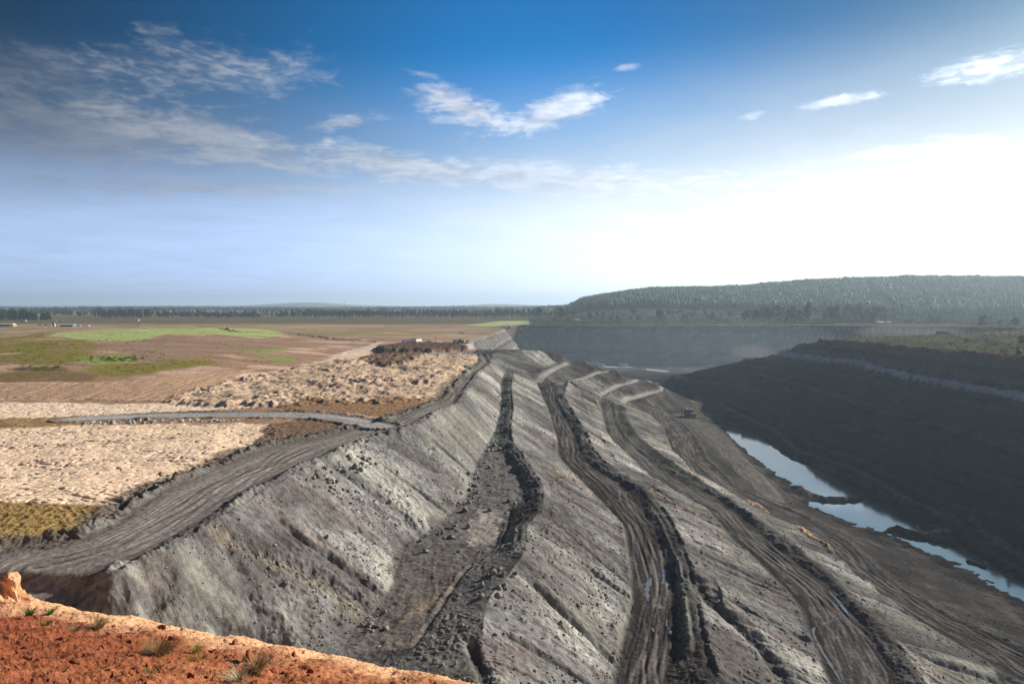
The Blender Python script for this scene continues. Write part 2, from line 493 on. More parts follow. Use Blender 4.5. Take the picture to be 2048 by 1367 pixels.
def raster(P, z, tris, x0, x1, y0, y1, res):
    nx, ny = int((x1 - x0) / res) + 1, int((y1 - y0) / res) + 1
    G = np.full((ny, nx), np.nan, np.float32)
    for f in tris:
        for k in range(1, len(f) - 1):
            a, b, c = f[0], f[k], f[k + 1]
            pa, pb, pc = P[a], P[b], P[c]
            i0 = max(0, int((min(pa[0], pb[0], pc[0]) - x0) / res))
            i1 = min(nx - 1, int((max(pa[0], pb[0], pc[0]) - x0) / res) + 1)
            j0 = max(0, int((min(pa[1], pb[1], pc[1]) - y0) / res))
            j1 = min(ny - 1, int((max(pa[1], pb[1], pc[1]) - y0) / res) + 1)
            if i1 < i0 or j1 < j0:
                continue
            gx = x0 + np.arange(i0, i1 + 1) * res
            gy = y0 + np.arange(j0, j1 + 1)[:, None] * res
            det = (pb[1] - pc[1]) * (pa[0] - pc[0]) + (pc[0] - pb[0]) * (pa[1] - pc[1])
            if abs(det) < 1e-9:
                continue
            l1 = ((pb[1] - pc[1]) * (gx - pc[0]) + (pc[0] - pb[0]) * (gy - pc[1])) / det
            l2 = ((pc[1] - pa[1]) * (gx - pc[0]) + (pa[0] - pc[0]) * (gy - pc[1])) / det
            l3 = 1 - l1 - l2
            m = (l1 >= -1e-4) & (l2 >= -1e-4) & (l3 >= -1e-4)
            S = G[j0:j1 + 1, i0:i1 + 1]
            S[m] = (l1 * z[a] + l2 * z[b] + l3 * z[c])[m]
    return G


def blur(G, n=1):
    for _ in range(n):
        A = np.pad(G, 1, mode='edge')
        G = (A[:-2, 1:-1] + A[2:, 1:-1] + A[1:-1, :-2] + A[1:-1, 2:] + 2 * A[1:-1, 1:-1]) / 6
    return G


def bilin(G, x0, y0, res, x, y):
    fx = np.clip((x - x0) / res, 0, G.shape[1] - 1.001)
    fy = np.clip((y - y0) / res, 0, G.shape[0] - 1.001)
    i, j = fx.astype(int), fy.astype(int)
    a, b = fx - i, fy - j
    return G[j, i] * (1 - a) * (1 - b) + G[j, i + 1] * a * (1 - b) + G[j + 1, i] * (1 - a) * b + G[j + 1, i + 1] * a * b


_P, _z, _tri = build_tin()
FAR_BOX = (-450, 720, 60, 1160, 2.0)
NEAR_BOX = (-110, 300, 62, 480, 0.5)
G_far = raster(_P, _z, _tri, *FAR_BOX)
G_far = np.where(np.isnan(G_far), 0, G_far)
G_far = blur(G_far, 1)
G_near = raster(_P, _z, _tri, *NEAR_BOX)
G_near = np.where(np.isnan(G_near), 0, G_near)
G_near = blur(G_near, 2)


def base_z(x, y):
    """height of the bare landform, before roughness"""
    x, y = np.asarray(x, float), np.asarray(y, float)
    zf = bilin(G_far, FAR_BOX[0], FAR_BOX[2], FAR_BOX[4], x, y)
    zn = bilin(G_near, NEAR_BOX[0], NEAR_BOX[2], NEAR_BOX[4], x, y)
    mn = np.minimum(np.minimum(x - NEAR_BOX[0], NEAR_BOX[1] - x), np.minimum(y - NEAR_BOX[2], NEAR_BOX[3] - y))
    w = sstep(0, 12, mn)
    z = zf * (1 - w) + zn * w
    mf = np.minimum(np.minimum(x + 448, 718 - x), 1158 - y)
    wf = sstep(0, 40, mf)
    z = np.where(y < 70, zf * 1.0, z)
    edge = wf
    out = plain(x, y)
    z = z * edge + out * (1 - edge)
    z = z + hill(x, y)
    return z


def fore_z(x, y):
    """the red earth bank the photographer stands on"""
    d = (14.4 - 0.378 * x - y) / 1.069
    z = 27.15 + .027 * np.clip(x + 15, 0, 15) + np.where(d > 0, 0.40 * d + 0.3 * (1 - np.exp(-d / 1.2)), 1.35 * d)
    z = z - 0.12 * np.maximum(x - 3, 0) ** 1.5
    return np.minimum(z, 34.3), d


def land_z(x, y):
    fz, d = fore_z(x, y)
    return np.maximum(base_z(x, y), np.where(np.asarray(y) < 75, fz, -1e3))


_T = np.concatenate([np.geomspace(6, 2500, 2600), np.geomspace(2510, 12000, 300)])


def G(u, v):
    """the ground point seen at a pixel of the photograph"""
    xr, yr = (u - 1024.0) / FPX, (683.5 - v) / FPX
    dx, dy, dz = xr, math.cos(PITCH) + yr * math.sin(PITCH), -math.sin(PITCH) + yr * math.cos(PITCH)
    zt = CAMZ + dz * _T
    h = land_z(dx * _T, dy * _T)
    k = np.nonzero(zt < h)[0]
    if len(k) == 0:
        return (dx * 9000, dy * 9000, 0.0)
    i = max(int(k[0]), 1)
    a, b = zt[i - 1] - h[i - 1], h[i] - zt[i]
    t = _T[i - 1] + (_T[i] - _T[i - 1]) * a / (a + b + 1e-9)
    return (dx * t, dy * t, CAMZ + dz * t)


def GL(pts):
    return [G(*p) for p in pts]


def mid_line(L, Rr, n=40):
    def res(P):
        P = np.array([p[:3] for p in P])
        d = np.concatenate([[0], np.cumsum(np.hypot(*np.diff(P[:, :2], axis=0).T))])
        return np.stack([np.interp(np.linspace(0, d[-1], n), d, P[:, i]) for i in range(3)], 1)
    a, b = res(L), res(Rr)
    return [tuple(p) for p in (a + b) / 2], np.hypot(a[:, 0] - b[:, 0], a[:, 1] - b[:, 1]) / 2


RES = 1.0          # 1.0 for the final mesh, smaller for quick looks

# ---- the grid of the ground: columns fan out, rows lie closer together near by
def make_rows():
    ys, y = [], 3.0
    while y < 14000:
        ys.append(y)
        if y < 24:
            s = y * .0045
        elif y < 66:
            s = 1.2
        else:
            s = min(0.5 * y * y / 47740, 0.0042 * y)
            s = max(s, .07)
            if y > 1150:
                s = 0.0042 * y * (1 + (y - 1150) / 900)
        y += s / RES
    return np.array(ys)


_rows = make_rows()
_k = np.concatenate([np.linspace(-4, -.95, 24)[:-1], np.linspace(-.95, -.80, 24)[:-1], np.linspace(-.80, .80, int(1150 * RES)), np.linspace(.80, .95, 24)[1:], np.linspace(.95, 4, 24)[1:]])
NR, NC = len(_rows), len(_k)
print('terrain grid', NR, NC, NR * NC)
_jr = np.random.RandomState(3)
X = (_rows[:, None] * _k[None, :])
X[:, 30:-30] += _jr.uniform(-.25, .25, (NR, NC - 60)) * _rows[:, None] * (1.6 / 1150 / RES)
Y = np.repeat(_rows[:, None], NC, 1)
X, Y = X.ravel(), Y.ravel()
Z = base_z(X, Y)
FZ, FD = fore_z(X, Y)

# slope of the bare landform
e = 1.5
SX = (base_z(X + e, Y) - base_z(X - e, Y)) / (2 * e)
SY = (base_z(X, Y + e) - base_z(X, Y - e)) / (2 * e)
SLOPE = np.hypot(SX, SY)
DIST = np.hypot(X, Y)
N = len(X)
C = np.empty((N, 3), np.float32)
H = np.zeros(N)
ZONE = np.zeros(N, np.int8)          # 0 ground, 1.. roads, 20 spoil, 30 pit wall, 40 red bank, 50 grass

# general noise layers (metres)
n40 = fbm(X / 40, Y / 40, 3, 1)
n12 = fbm(X / 12, Y / 12, 3, 2)
n4 = fbm(X / 4, Y / 4, 3, 3)
n1 = fbm(X / 1.1, Y / 1.1, 3, 4)
r3 = ridged(X / 3.2, Y / 3.2, 3, 5)
streak = fbm(X / 90, Y / 22, 4, 6)


def lay(mask, col, var=0.18, nz=None):
    """lay a soil of one colour over the ground where mask is 1"""
    nz = n4 if nz is None else nz
    m = mask[:, None].astype(np.float32)
    c = np.array(col, np.float32)[None, :] * (1 + var * nz)[:, None].astype(np.float32)
    C[:] = C * (1 - m) + c * m


def area(poly, soft=1.5, wob=3.0):
    """0..1 mask of a patch of ground with a ragged edge"""
    P = np.array([p[:2] for p in poly])
    pad = soft + wob * 2 + 2
    m = np.zeros(N, np.float32)
    idx = np.nonzero((X > P[:, 0].min() - pad) & (X < P[:, 0].max() + pad) & (Y > P[:, 1].min() - pad) & (Y < P[:, 1].max() + pad))[0]
    d = sdist(poly, X[idx], Y[idx]) + wob * (n12[idx] + .6 * n4[idx] + .9 * n40[idx] * (1 if wob > 2.5 else .3))
    m[idx] = sstep(-soft, soft, d)
    return m


def near_line(poly, width):
    """indices near a line and their (distance, arc length, parameter)"""
    P = np.array([p[:2] for p in poly])
    idx = np.nonzero((X > P[:, 0].min() - width) & (X < P[:, 0].max() + width) & (Y > P[:, 1].min() - width) & (Y < P[:, 1].max() + width))[0]
    d, s, p = pcoord(poly, X[idx], Y[idx])
    k = np.abs(d) < width
    return idx[k], d[k], s[k], p[k]


# ---- the open country
C[:] = np.array([.30, .195, .130], np.float32)
C *= (1 + .25 * streak + .12 * n4)[:, None].astype(np.float32)
lay(sstep(.02, .30, fbm(X / 55, Y / 30, 4, 25)) * .8, (.52, .36, .27), .15, n12)
lay(sstep(.12, .35, fbm(X / 34, Y / 26, 4, 26)) * .7, (.215, .135, .09), .2, n12)
farm = sstep(620, 760, Y) * sstep(1150, 950, X)
lay(farm * sstep(-.25, .2, fbm(X / 160, Y / 60, 4, 21)), (.235, .20, .105), .25, streak)
lay(farm * sstep(.15, .3, fbm(X / 220, Y / 90, 4, 23)) * .8, (.37, .25, .18), .2, streak)
lay(sstep(1180, 1300, Y) * (1 - .0 * X), (.125, .105, .06), .4, .6 * n40 + .6 * streak)
far_field = sstep(.1, .25, fbm(X / 700, Y / 300, 3, 24)) * sstep(1900, 2300, Y)
lay(far_field, (.26, .25, .10), .2, n40)

BEIGE, PALE, BROWN, DARKB, OLIVE = (.70, .525, .375), (.71, .55, .405), (.21, .130, .075), (.15, .10, .068), (.235, .160, .062)
m_beige = area(GL([(-160, 846), (160, 850), (560, 846), (560, 866), (470, 902), (292, 984), (236, 1018), (120, 1008), (-160, 1003)]), 1, 2)
lay(m_beige, BEIGE, .14)
m_strip = area(GL([(-160, 802), (340, 806), (520, 814), (300, 826), (170, 832), (60, 842), (-160, 838)]), 1.5, 3)
lay(m_strip, PALE, .12)
lay(area(GL([(-160, 838), (150, 832), (185, 846), (60, 856), (-160, 858)]), 1.2, 3), (.30, .195, .10), .3)
m_bank = area(GL([(-160, 768), (200, 764), (330, 754), (480, 740), (530, 736), (430, 768), (340, 803), (160, 799), (-160, 797)]), 2, 3)
lay(m_bank, (.40, .265, .175), .2)
m_hollow = area(GL([(455, 760), (540, 742), (640, 722), (700, 704), (740, 690), (760, 694), (740, 708), (660, 728), (560, 745)]), 3, 5)
lay(m_hollow, PALE, .1)
lay(area(GL([(300, 730), (420, 712), (540, 700), (640, 690), (560, 676), (430, 670), (330, 672), (200, 690)]), 4, 8), (.27, .18, .125), .25, streak)
m_olive = area(GL([(-160, 765), (200, 762), (320, 742), (420, 728), (440, 712), (300, 722), (230, 722), (180, 740), (120, 738), (200, 690), (120, 668), (-160, 668)]), 3, 8)
lay(m_olive * sstep(-.45, .1, n40 + .6 * streak), (.19, .165, .042), .35, n4)
lay(area(GL([(-160, 741), (180, 744), (200, 763), (-160, 766)]), 2, 3) * .85, (.17, .115, .06), .3)
m_grass = area(GL([(96, 672), (170, 662), (300, 656), (420, 655), (575, 668), (520, 677), (430, 668), (335, 667), (285, 680), (215, 683), (140, 676)]), 2, 4)
lay(m_grass * sstep(-.75, -.1, n12 + .7 * n40 + .3), (.33, .385, .15), .35, .6 * streak + .5 * n12)
lay(m_grass * sstep(.1, .4, streak) * .6, (.36, .33, .13), .2)
for q in ([(470, 702), (560, 696), (585, 700), (520, 707)], [(528, 714), (575, 712), (596, 720), (560, 726)], [(160, 716), (240, 708), (278, 716), (230, 726), (170, 728)]):
    lay(area(GL(q), 2, 4), (.22, .26, .07), .3)
m_green2 = area(GL([(930, 650), (1000, 642), (1062, 641), (1068, 646), (990, 652)]), 3, 6)
lay(m_green2, (.34, .40, .16), .15)

# rough dug ground and heaps
m_rough = area(GL([(345, 802), (420, 774), (560, 744), (640, 728), (720, 716), (800, 709), (955, 703), (957, 727), (926, 748), (898, 780), (865, 800), (760, 806), (560, 812), (430, 815)]), 2.5, 4)
lump = ridged(X / 7.5, Y / 9, 4, 31, .6)
lump2 = fbm(X / 5, Y / 6, 3, 32)
lamp = .45 + 1.0 * sstep(-.3, .45, fbm(X / 30, Y / 34, 3, 34))
H += m_rough * (1.25 * np.maximum(lump, -.25) * lamp + .55 * lump2 * lamp + 1.3 * n12 + .35 * ridged(X / 2.2, Y / 2.6, 2, 30))
lay(m_rough, (.47, .33, .225), .2)
lay(m_rough * sstep(-.05, .3, n12 + .5 * lump2 + .5 * n40), (.20, .125, .085), .35)
lay(m_rough * sstep(.15, .5, lump) * .7, (.55, .41, .29), .2)
m_b1 = area(GL([(560, 814), (620, 800), (720, 806), (850, 797), (838, 816), (785, 838), (720, 826), (600, 824)]), 1, 2)
m_b2 = area(GL([(500, 897), (540, 848), (620, 838), (690, 845), (702, 856), (620, 880), (560, 890)]), 1, 2)
m_b3 = area(GL([(-160, 1004), (120, 1010), (226, 1012), (205, 1050), (130, 1085), (-160, 1112)]), .7, 1.5)
clod = ridged(X / 1.7, Y / 1.7, 3, 33)
for m, c, a in ((m_b1, BROWN, .35), (m_b2, DARKB, .35), (m_b3, OLIVE, .38)):
    lay(m, c, .35, clod)
    H += m * a * clod
m_heap = area(GL([(752, 700), (800, 693), (920, 692), (935, 700), (860, 706), (770, 706)]), 2, 3)
H += m_heap * (2.2 + 2.0 * lump)
lay(m_heap, (.115, .075, .055), .3)
m_heap2 = area(GL([(720, 722), (760, 712), (840, 712), (830, 728), (770, 735)]), 2, 4)
H += m_heap2 * (.8 + 1.0 * lump)
lay(m_heap2, (.17, .11, .08), .3)
lay(area(GL([(765, 690), (900, 684), (985, 684), (985, 699), (940, 700), (930, 691), (800, 692), (760, 697)]), 2, 3), (.30, .28, .265), .2)
m_gh = area(GL([(838, 688), (905, 684), (908, 688), (845, 691)]), 2, 2)
H += m_gh * 1.6 * np.maximum(ridged(X / 7, Y / 12, 2, 44), 0)
lay(area(GL([(850, 707), (960, 702), (990, 706), (940, 712), (860, 712)]), 1.5, 3), (.25, .25, .25), .3, n1)
# erosion of the beige ground: small steps and runnels
ero = ridged(X / 9, Y / 2.6, 4, 35)
ebig = sstep(-.1, .35, fbm(X / 26, Y / 12, 3, 38))
H += m_beige * (.40 * np.maximum(ero - .15, 0) * ebig + .5 * n12 + .05 * n1)
crk = sstep(.35, .65, ridged(X / 6, Y / 1.6, 3, 37) + .3 * n12) * m_beige * ebig
H -= .28 * crk
pit_ = sstep(.25, .5, fbm(X / 1.6, Y / 2.2, 2, 39)) * (m_beige + m_strip)
H -= .30 * pit_
C *= (1 - .35 * pit_)[:, None].astype(np.float32)  # shade inside the small pits, painted into the soil colour
H += m_bank * .55 * ridged(X / 3.0 + .5 * n12, Y / 40, 3, 36)
H += (m_strip + m_hollow) * .18 * n4
H += .10 * n4 + .05 * n1 * sstep(600, 200, DIST)

# ---- the mine: everything inside the rim is grey spoil
PIT = WL(ROADL) + WL([(950, 684, 0), (966, 676, 0), (985, 667, .5), (1010, 657, 1.5)]) + FARTOP + \
    [(575, 770), (445, 694), (356, 662), (270, 598)] + WL(WALLT)[::-1] + [(284, 60), (-320, 60)] + WL([(-200, 1106, 0)])
pit_d = sdist(PIT, X, Y) + .8 * n4 + .6 * n12
m_pit = sstep(-.8, .8, pit_d).astype(np.float32)
steep = sstep(.28, .5, SLOPE)
spoil = np.array([.158, .157, .150])
lay(m_pit, spoil, .22, n12)
# two kinds of spoil: grey-green claystone and brown-black coaly waste
kind = fbm(X / 30, Y / 24, 4, 41)
lay(m_pit * sstep(.02, .28, kind + .15 * n4) * .85, (.215, .212, .186), .18)
lay(m_pit * sstep(.02, -.25, kind + .2 * n4) * .85, (.095, .086, .082), .3)
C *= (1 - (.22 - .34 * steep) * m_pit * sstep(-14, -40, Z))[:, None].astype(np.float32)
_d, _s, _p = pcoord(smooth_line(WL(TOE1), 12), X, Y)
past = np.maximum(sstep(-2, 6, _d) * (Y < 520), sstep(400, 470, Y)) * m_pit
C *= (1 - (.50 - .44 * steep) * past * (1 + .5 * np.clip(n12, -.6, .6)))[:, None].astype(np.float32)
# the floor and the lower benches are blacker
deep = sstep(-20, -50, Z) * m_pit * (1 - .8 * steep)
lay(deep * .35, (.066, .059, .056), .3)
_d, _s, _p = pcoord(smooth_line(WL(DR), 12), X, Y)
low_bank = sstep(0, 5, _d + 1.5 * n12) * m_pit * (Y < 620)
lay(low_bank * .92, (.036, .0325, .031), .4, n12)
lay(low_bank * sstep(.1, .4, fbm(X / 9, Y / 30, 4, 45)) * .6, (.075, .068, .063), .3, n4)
ZONE[m_pit > .5] = 20

# rills and lobes of tipped spoil run down from each crest
rill_src = [(CREST1, 40), (CREST2, 42), (CREST3, 34), (CREST4, 40), (FAR1, 30), (FAR2, 26), (FAR3, 26), (FAR4, 26)]
rill_done = np.zeros(N, bool)
for i, (ln, wd) in enumerate(rill_src):
    P3 = smooth_line(WL(ln), 9)
    idx, d, s, p = near_line(P3, wd)
    ok = ((d * (1 if i < 4 else 1) > -2)) & (m_pit[idx] > .3) & ~rill_done[idx]
    idx, d, s = idx[ok], d[ok], s[ok]
    rill_done[idx] = True
    st = steep[idx]
    wig = 1.5 * n12[idx]
    lobes = ridged((s + wig) / 17, d / 70 + i * 7, 2, 51)
    rills = ridged((s + .6 * wig) / 2.6, d / 24 + i * 3, 3, 52)
    fine = ridged((s + .4 * wig) / .9, d / 9 + i * 3, 2, 53)
    dn = sstep(.5, 7, np.abs(d))
    calm = np.where(Y[idx] < 230, .35, .8) if i == 0 else 1.0
    H[idx] += st * (1.15 * lobes * dn * calm + .28 * rills * (.4 + .6 * dn) * calm + .12 * fine)
    tone = fbm((s + wig) / 6, d / 45 + i * 5, 3, 54)
    tone2 = fbm((s + wig) / 1.3, d / 16 + i * 5, 3, 55)
    C[idx] *= (1 + st * ((.30 if i == 0 else .5) * tone + .25 * tone2))[:, None].astype(np.float32)
    rg = np.random.RandomState(60 + i)
    q = 3.0
    wd_ = 1.2 * perlin(d / 14, s / 25, 58 + i) + .5 * n4[idx]
    fan = np.zeros(len(idx))
    while q < s.max():
        gw, gd, tone_ = rg.uniform(.5, 1.4), rg.uniform(.3, 1.3), rg.uniform(-.24, .24)
        nxt = q + rg.choice([rg.uniform(3, 8), rg.uniform(8, 20)]) * (2.2 if i == 0 else 1.0)
        u_ = s + wd_ - q
        near = np.abs(u_) < 3 * gw
        pr = np.exp(-(u_[near] / gw) ** 2) * st[near] * sstep(1, 9, np.abs(d[near]))
        H[idx[near]] -= gd * pr
        C[idx[near]] *= (1 - .38 * pr)[:, None].astype(np.float32)
        fan += tone_ * ((u_ > 0) & (s + wd_ < nxt))
        q = nxt
    C[idx] *= (1 + st * (fan + (.08 if i in (2, 3) else 0)))[:, None].astype(np.float32)
    brown = st * sstep(.18, .4, fbm((s + wig) / 8, d / 30 + i * 9, 3, 56)) * .6
    C[idx] = C[idx] * (1 - brown[:, None]).astype(np.float32) + brown[:, None].astype(np.float32) * np.array([.15, .127, .118], np.float32)
# hummocks heaped along the crests
for ln in (CREST2, CREST3, CREST4):
    idx, d, s, p = near_line(smooth_line(WL(ln), 9), 9)
    w = np.exp(-(d / 3.2) ** 2) * np.where((ln is CREST2) & (Y[idx] < 160), .25, 1.0)
    H[idx] += w * m_pit[idx] * (.9 * np.maximum(perlin(s / 7, s * 0 + d / 9, 66) + .05, 0) + .6 * np.maximum(n4[idx], 0))
# broken rock of the tips
rocky = sstep(.0, .40, fbm(X / 16, Y / 16, 3, 61) + .12) * m_pit
fadeN = sstep(700, 250, DIST)
H += m_pit * (.16 + .30 * rocky) * ridged(X / 1.5, Y / 1.5, 3, 62) * fadeN * (1 - .5 * sstep(-50, -52, Z))
H += m_pit * steep * (.35 * n4 + .22 * ridged(X / 2.8, Y / 2.8, 3, 64))
C *= (1 + .45 * m_pit * rocky * sstep(.1, .5, ridged(X / 1.1, Y / 1.1, 2, 63)))[:, None].astype(np.float32)

# ---- walls of the pit
wall_poly = WL(BENCHW2) + [(176, 590), (172, 632), (140, 664), (100, 668), (40, 700), (2, 640), (-20, 640)] + \
    WL([(966, 676, 0), (985, 667, .5), (1010, 657, 1.5)]) + FARTOP + \
    [(575, 770), (445, 694), (356, 662), (270, 598)] + WL(WALLT)[::-1] + [(284, 60), (184, 60)]
m_wall = area(wall_poly, 1.0, .8) * m_pit
strata = fbm(X / 200 + Y / 260, (Z + .02 * X) / 4.2, 4, 71)
low = (.017, .019, .023)
lay(m_wall, low, .6, strata + .6 * n12)
lay(m_wall * sstep(-15, -10, Z + 2.5 * n12) * .75, (.060, .048, .042), .35, strata)
lay(m_wall * sstep(-7, -2, Z + 1.6 * n12 + 1.2 * strata), (.105, .068, .054), .35, strata)
lay(m_wall * sstep(6.5, 8.5, Z + .8 * n4) * sstep(620, 520, Y), (.075, .062, .035), .3)
wl_far = m_wall * sstep(640, 760, Y)
lay(wl_far * .85, (.080, .078, .082), .5, strata + .3 * n40)
lay(wl_far * sstep(-8, -1, Z + 2 * n12), (.10, .075, .062), .3, strata)
limb = sstep(600, 640, Y) * sstep(36, 26, X) * m_pit
lay(limb, (.135, .128, .12), .4, n12)
H += limb * (1.2 * ridged(X / 14, Y / 30, 3, 78) + .6 * n4)
zz = Z + 1.6 * n12 + .02 * X
led = m_wall * steep
H += led * (.9 * np.sin(zz * 2 * np.pi / 7.5) + .45 * np.sin(zz * 2 * np.pi / 3.1 + 1))
seam = sstep(.55, .9, np.sin(zz * 2 * np.pi / 17.0 + .6)) * m_wall
C *= (1 - .45 * seam)[:, None].astype(np.float32)
pale_ = sstep(.72, .95, np.sin(zz * 2 * np.pi / 11.3 + 2.2) + .35 * n12) * m_wall * steep
C *= (1 + .8 * pale_)[:, None].astype(np.float32)
ZONE[(m_wall > .5) & (m_pit > .5)] = 30
for ln, wd in ((WALLB, 46), (WALLT, 16)):
    idx, d, s, p = near_line(smooth_line(WL(ln), 12), wd)
    ok = m_wall[idx] > .5
    idx, d, s = idx[ok], d[ok], s[ok]
    wig = 2 * n12[idx]
    rl = ridged((s + wig) / 3.4, d / 30, 3, 72)
    H[idx] += steep[idx] * (.55 * rl + .9 * ridged((s + wig) / 19, d / 60, 2, 73))
    C[idx] *= (1 + .22 * fbm((s + wig) / 2.2, d / 25, 3, 74))[:, None].astype(np.float32)
idx = np.nonzero((Y > 620) & (m_wall > .5))[0]
H[idx] += steep[idx] * (.12 * ridged(X[idx] / 9 + .4 * n12[idx], Y[idx] / 120, 3, 75) + .8 * n12[idx])
C[idx] *= (1 + .25 * fbm(X[idx] / 40, Z[idx] / 3.5, 3, 76))[:, None].astype(np.float32)
idx, d, s, p = near_line(smooth_line(WL(WALLB), 8), 6)          # pale bench half way up the high wall
b = sstep(2.6, .9, np.abs(d - .4) + 1.2 * n4[idx]) * (.7 + .3 * sstep(-.2, .3, fbm(s / 25, d, 2, 77)))
C[idx] = C[idx] * (1 - b[:, None]).astype(np.float32) + b[:, None].astype(np.float32) * np.array([.52, .49, .46], np.float32)
for ln, wdt, col, k in ((BENCHW2, 2.4, (.13, .125, .12), .7),):
    idx, d, s, p = near_line(smooth_line(WL(ln), 8), 9)
    b = sstep(wdt, wdt * .4, np.abs(d + 2.5) + 1.5 * n4[idx]) * k
    C[idx] = C[idx] * (1 - b[:, None]).astype(np.float32) + b[:, None].astype(np.float32) * np.array(col, np.float32)
    H[idx] += .5 * n12[idx] + .4 * n4[idx]

# ---- the plateau on the right
m_rp = area([(262, 590), (272, 600), (356, 665), (447, 698), (580, 774), (715, 800), (720, 60), (285, 60)], 2, 2) * (1 - m_wall)
lay(m_rp, (.060, .050, .032), .45, n4)
lay(m_rp * sstep(-.15, .25, fbm(X / 30, Y / 30, 4, 81)), (.082, .085, .030), .45, n4)
lay(m_rp * sstep(.2, .45, fbm(X / 25, Y / 18, 3, 82)), (.135, .085, .048), .35, n4)
H += m_rp * (.5 * n12 + .35 * np.abs(n4))
m_back = sstep(640, 700, Y) * (1 - m_pit) * sstep(10, 60, X)
lay(m_back * .9, (.085, .082, .042), .5, n12)

# ---- gullies, cut banks and stripes of other soil on the tips
def gully(pts, depth, width, col=None, rough=0.0, mixk=.8):
    idx, d, s, p = near_line(smooth_line(GL(pts), 4), width * 2.2)
    d = d + .5 * width * (n4[idx] * .8)
    prof = np.exp(-(d / width) ** 2)
    H[idx] += -depth * prof * (1 + .5 * n4[idx]) + rough * prof * ridged(X[idx] / 1.1, Y[idx] / 1.1, 3, 91)
    if col is not None:
        b = (sstep(.25, .6, prof) * mixk)[:, None].astype(np.float32)
        C[idx] = C[idx] * (1 - b) + b * np.array(col, np.float32) * (1 + .35 * n1[idx])[:, None].astype(np.float32)


gully([(436, 1072), (520, 1110), (610, 1160), (690, 1205), (772, 1248)], .9, 1.6, (.215, .185, .135), .8, .5)
gully([(470, 1082), (560, 1115), (640, 1160), (712, 1200), (780, 1238)], 1.0, 1.1, (.13, .12, .11), .3)
gully([(600, 958), (668, 1000), (720, 1040), (770, 1082), (806, 1120)], .9, 1.3, (.20, .195, .185), .5)
gully([(655, 925), (735, 985), (800, 1030), (866, 1080)], .9, 1.3, (.15, .145, .14), .4)
gully([(350, 1150), (392, 1185), (422, 1225), (470, 1262), (560, 1292)], 2.4, 1.5, (.10, .095, .09), .5)  # dark colour paints in the shade lying in this gully
gully([(255, 1172), (330, 1190), (400, 1225), (470, 1270)], .9, .9, (.12, .115, .11), .3)
gully([(1045, 1098), (1110, 1122), (1165, 1152), (1220, 1195), (1262, 1220)], 1.1, 1.5, (.17, .165, .16), .6)
gully([(942, 1286), (958, 1320), (975, 1360)], 1.6, 1.1, (.06, .058, .056), .2)  # shadow gap beside the mound, painted near black
gully([(1392, 1165), (1430, 1215), (1500, 1275), (1545, 1330), (1570, 1370)], 2.2, 2.0, (.07, .066, .064), .4)
gully([(1295, 968), (1330, 995), (1385, 1022), (1415, 1035)], 2.0, 2.6, (.06, .055, .05), .3)
gully([(1645, 1222), (1690, 1280), (1740, 1340), (1790, 1400)], .9, 1.6, (.07, .066, .064), .3)
lay(area(GL([(20, 1146), (150, 1151), (215, 1158), (255, 1160), (240, 1182), (140, 1186), (20, 1184)]), .4, .5), (.085, .08, .077), .5, n1)
lay(area(GL([(20, 1184), (140, 1186), (240, 1184), (300, 1200), (260, 1232), (100, 1240), (0, 1240)]), .6, .8), (.10, .095, .09), .4, n1)
lay(area(GL([(828, 1290), (880, 1222), (942, 1136), (1000, 1098), (1042, 1100), (1005, 1152), (964, 1205), (950, 1265), (942, 1300), (900, 1312)]), 1, 1), (.15, .146, .138), .3, n4)
lay(area(GL([(200, 1152), (262, 1165), (262, 1215), (190, 1222)]), .8, .6), (.13, .125, .118), .4, n1)
ORANGE = (.50, .30, .145)
for ln, wdt in (([(1303, 985), (1332, 1000), (1358, 1022)], 1.0), ([(1502, 1014), (1548, 1030), (1590, 1052), (1632, 1086), (1656, 1100)], 2.6), ([(1432, 1072), (1470, 1105), (1486, 1114)], .9),
                ([(1098, 936), (1120, 952), (1150, 972)], 1.2), ([(1160, 982), (1185, 996)], .6), ([(1338, 880), (1345, 900), (1362, 925), (1384, 950)], 1.1), ([(1228, 1156), (1238, 1168)], .7), ([(1194, 806), (1201, 818)], .8),
                ([(1178, 870), (1205, 890)], .8), ([(1130, 790), (1150, 812)], .6)):
    idx, d, s, p = near_line(smooth_line(GL(ln), 3), 6)
    w = sstep(wdt, wdt * .3, np.abs(d + .8 * n12[idx]) + 1.3 * n4[idx] * wdt + .3 * n1[idx])
    b = (w * .9 * sstep(-.25, .2, n1[idx] + .8 * n4[idx]))[:, None].astype(np.float32)
    C[idx] = C[idx] * (1 - b) + b * np.array(ORANGE, np.float32) * (1 + .3 * n1[idx])[:, None].astype(np.float32)
    H[idx] += w * (.40 * wdt * (1 + .8 * n4[idx]) + .5 * n1[idx])
# reddish waste patches
for q in ([(1050, 1150), (1120, 1160), (1160, 1210), (1110, 1200)], [(970, 1270), (1060, 1300), (1110, 1360), (1020, 1330)], [(1000, 1085), (1080, 1130), (1130, 1160), (1060, 1120)]):
    lay(area(GL(q), 2, 2) * .5, (.15, .115, .105), .3)

# ---- roads
ROADS = []


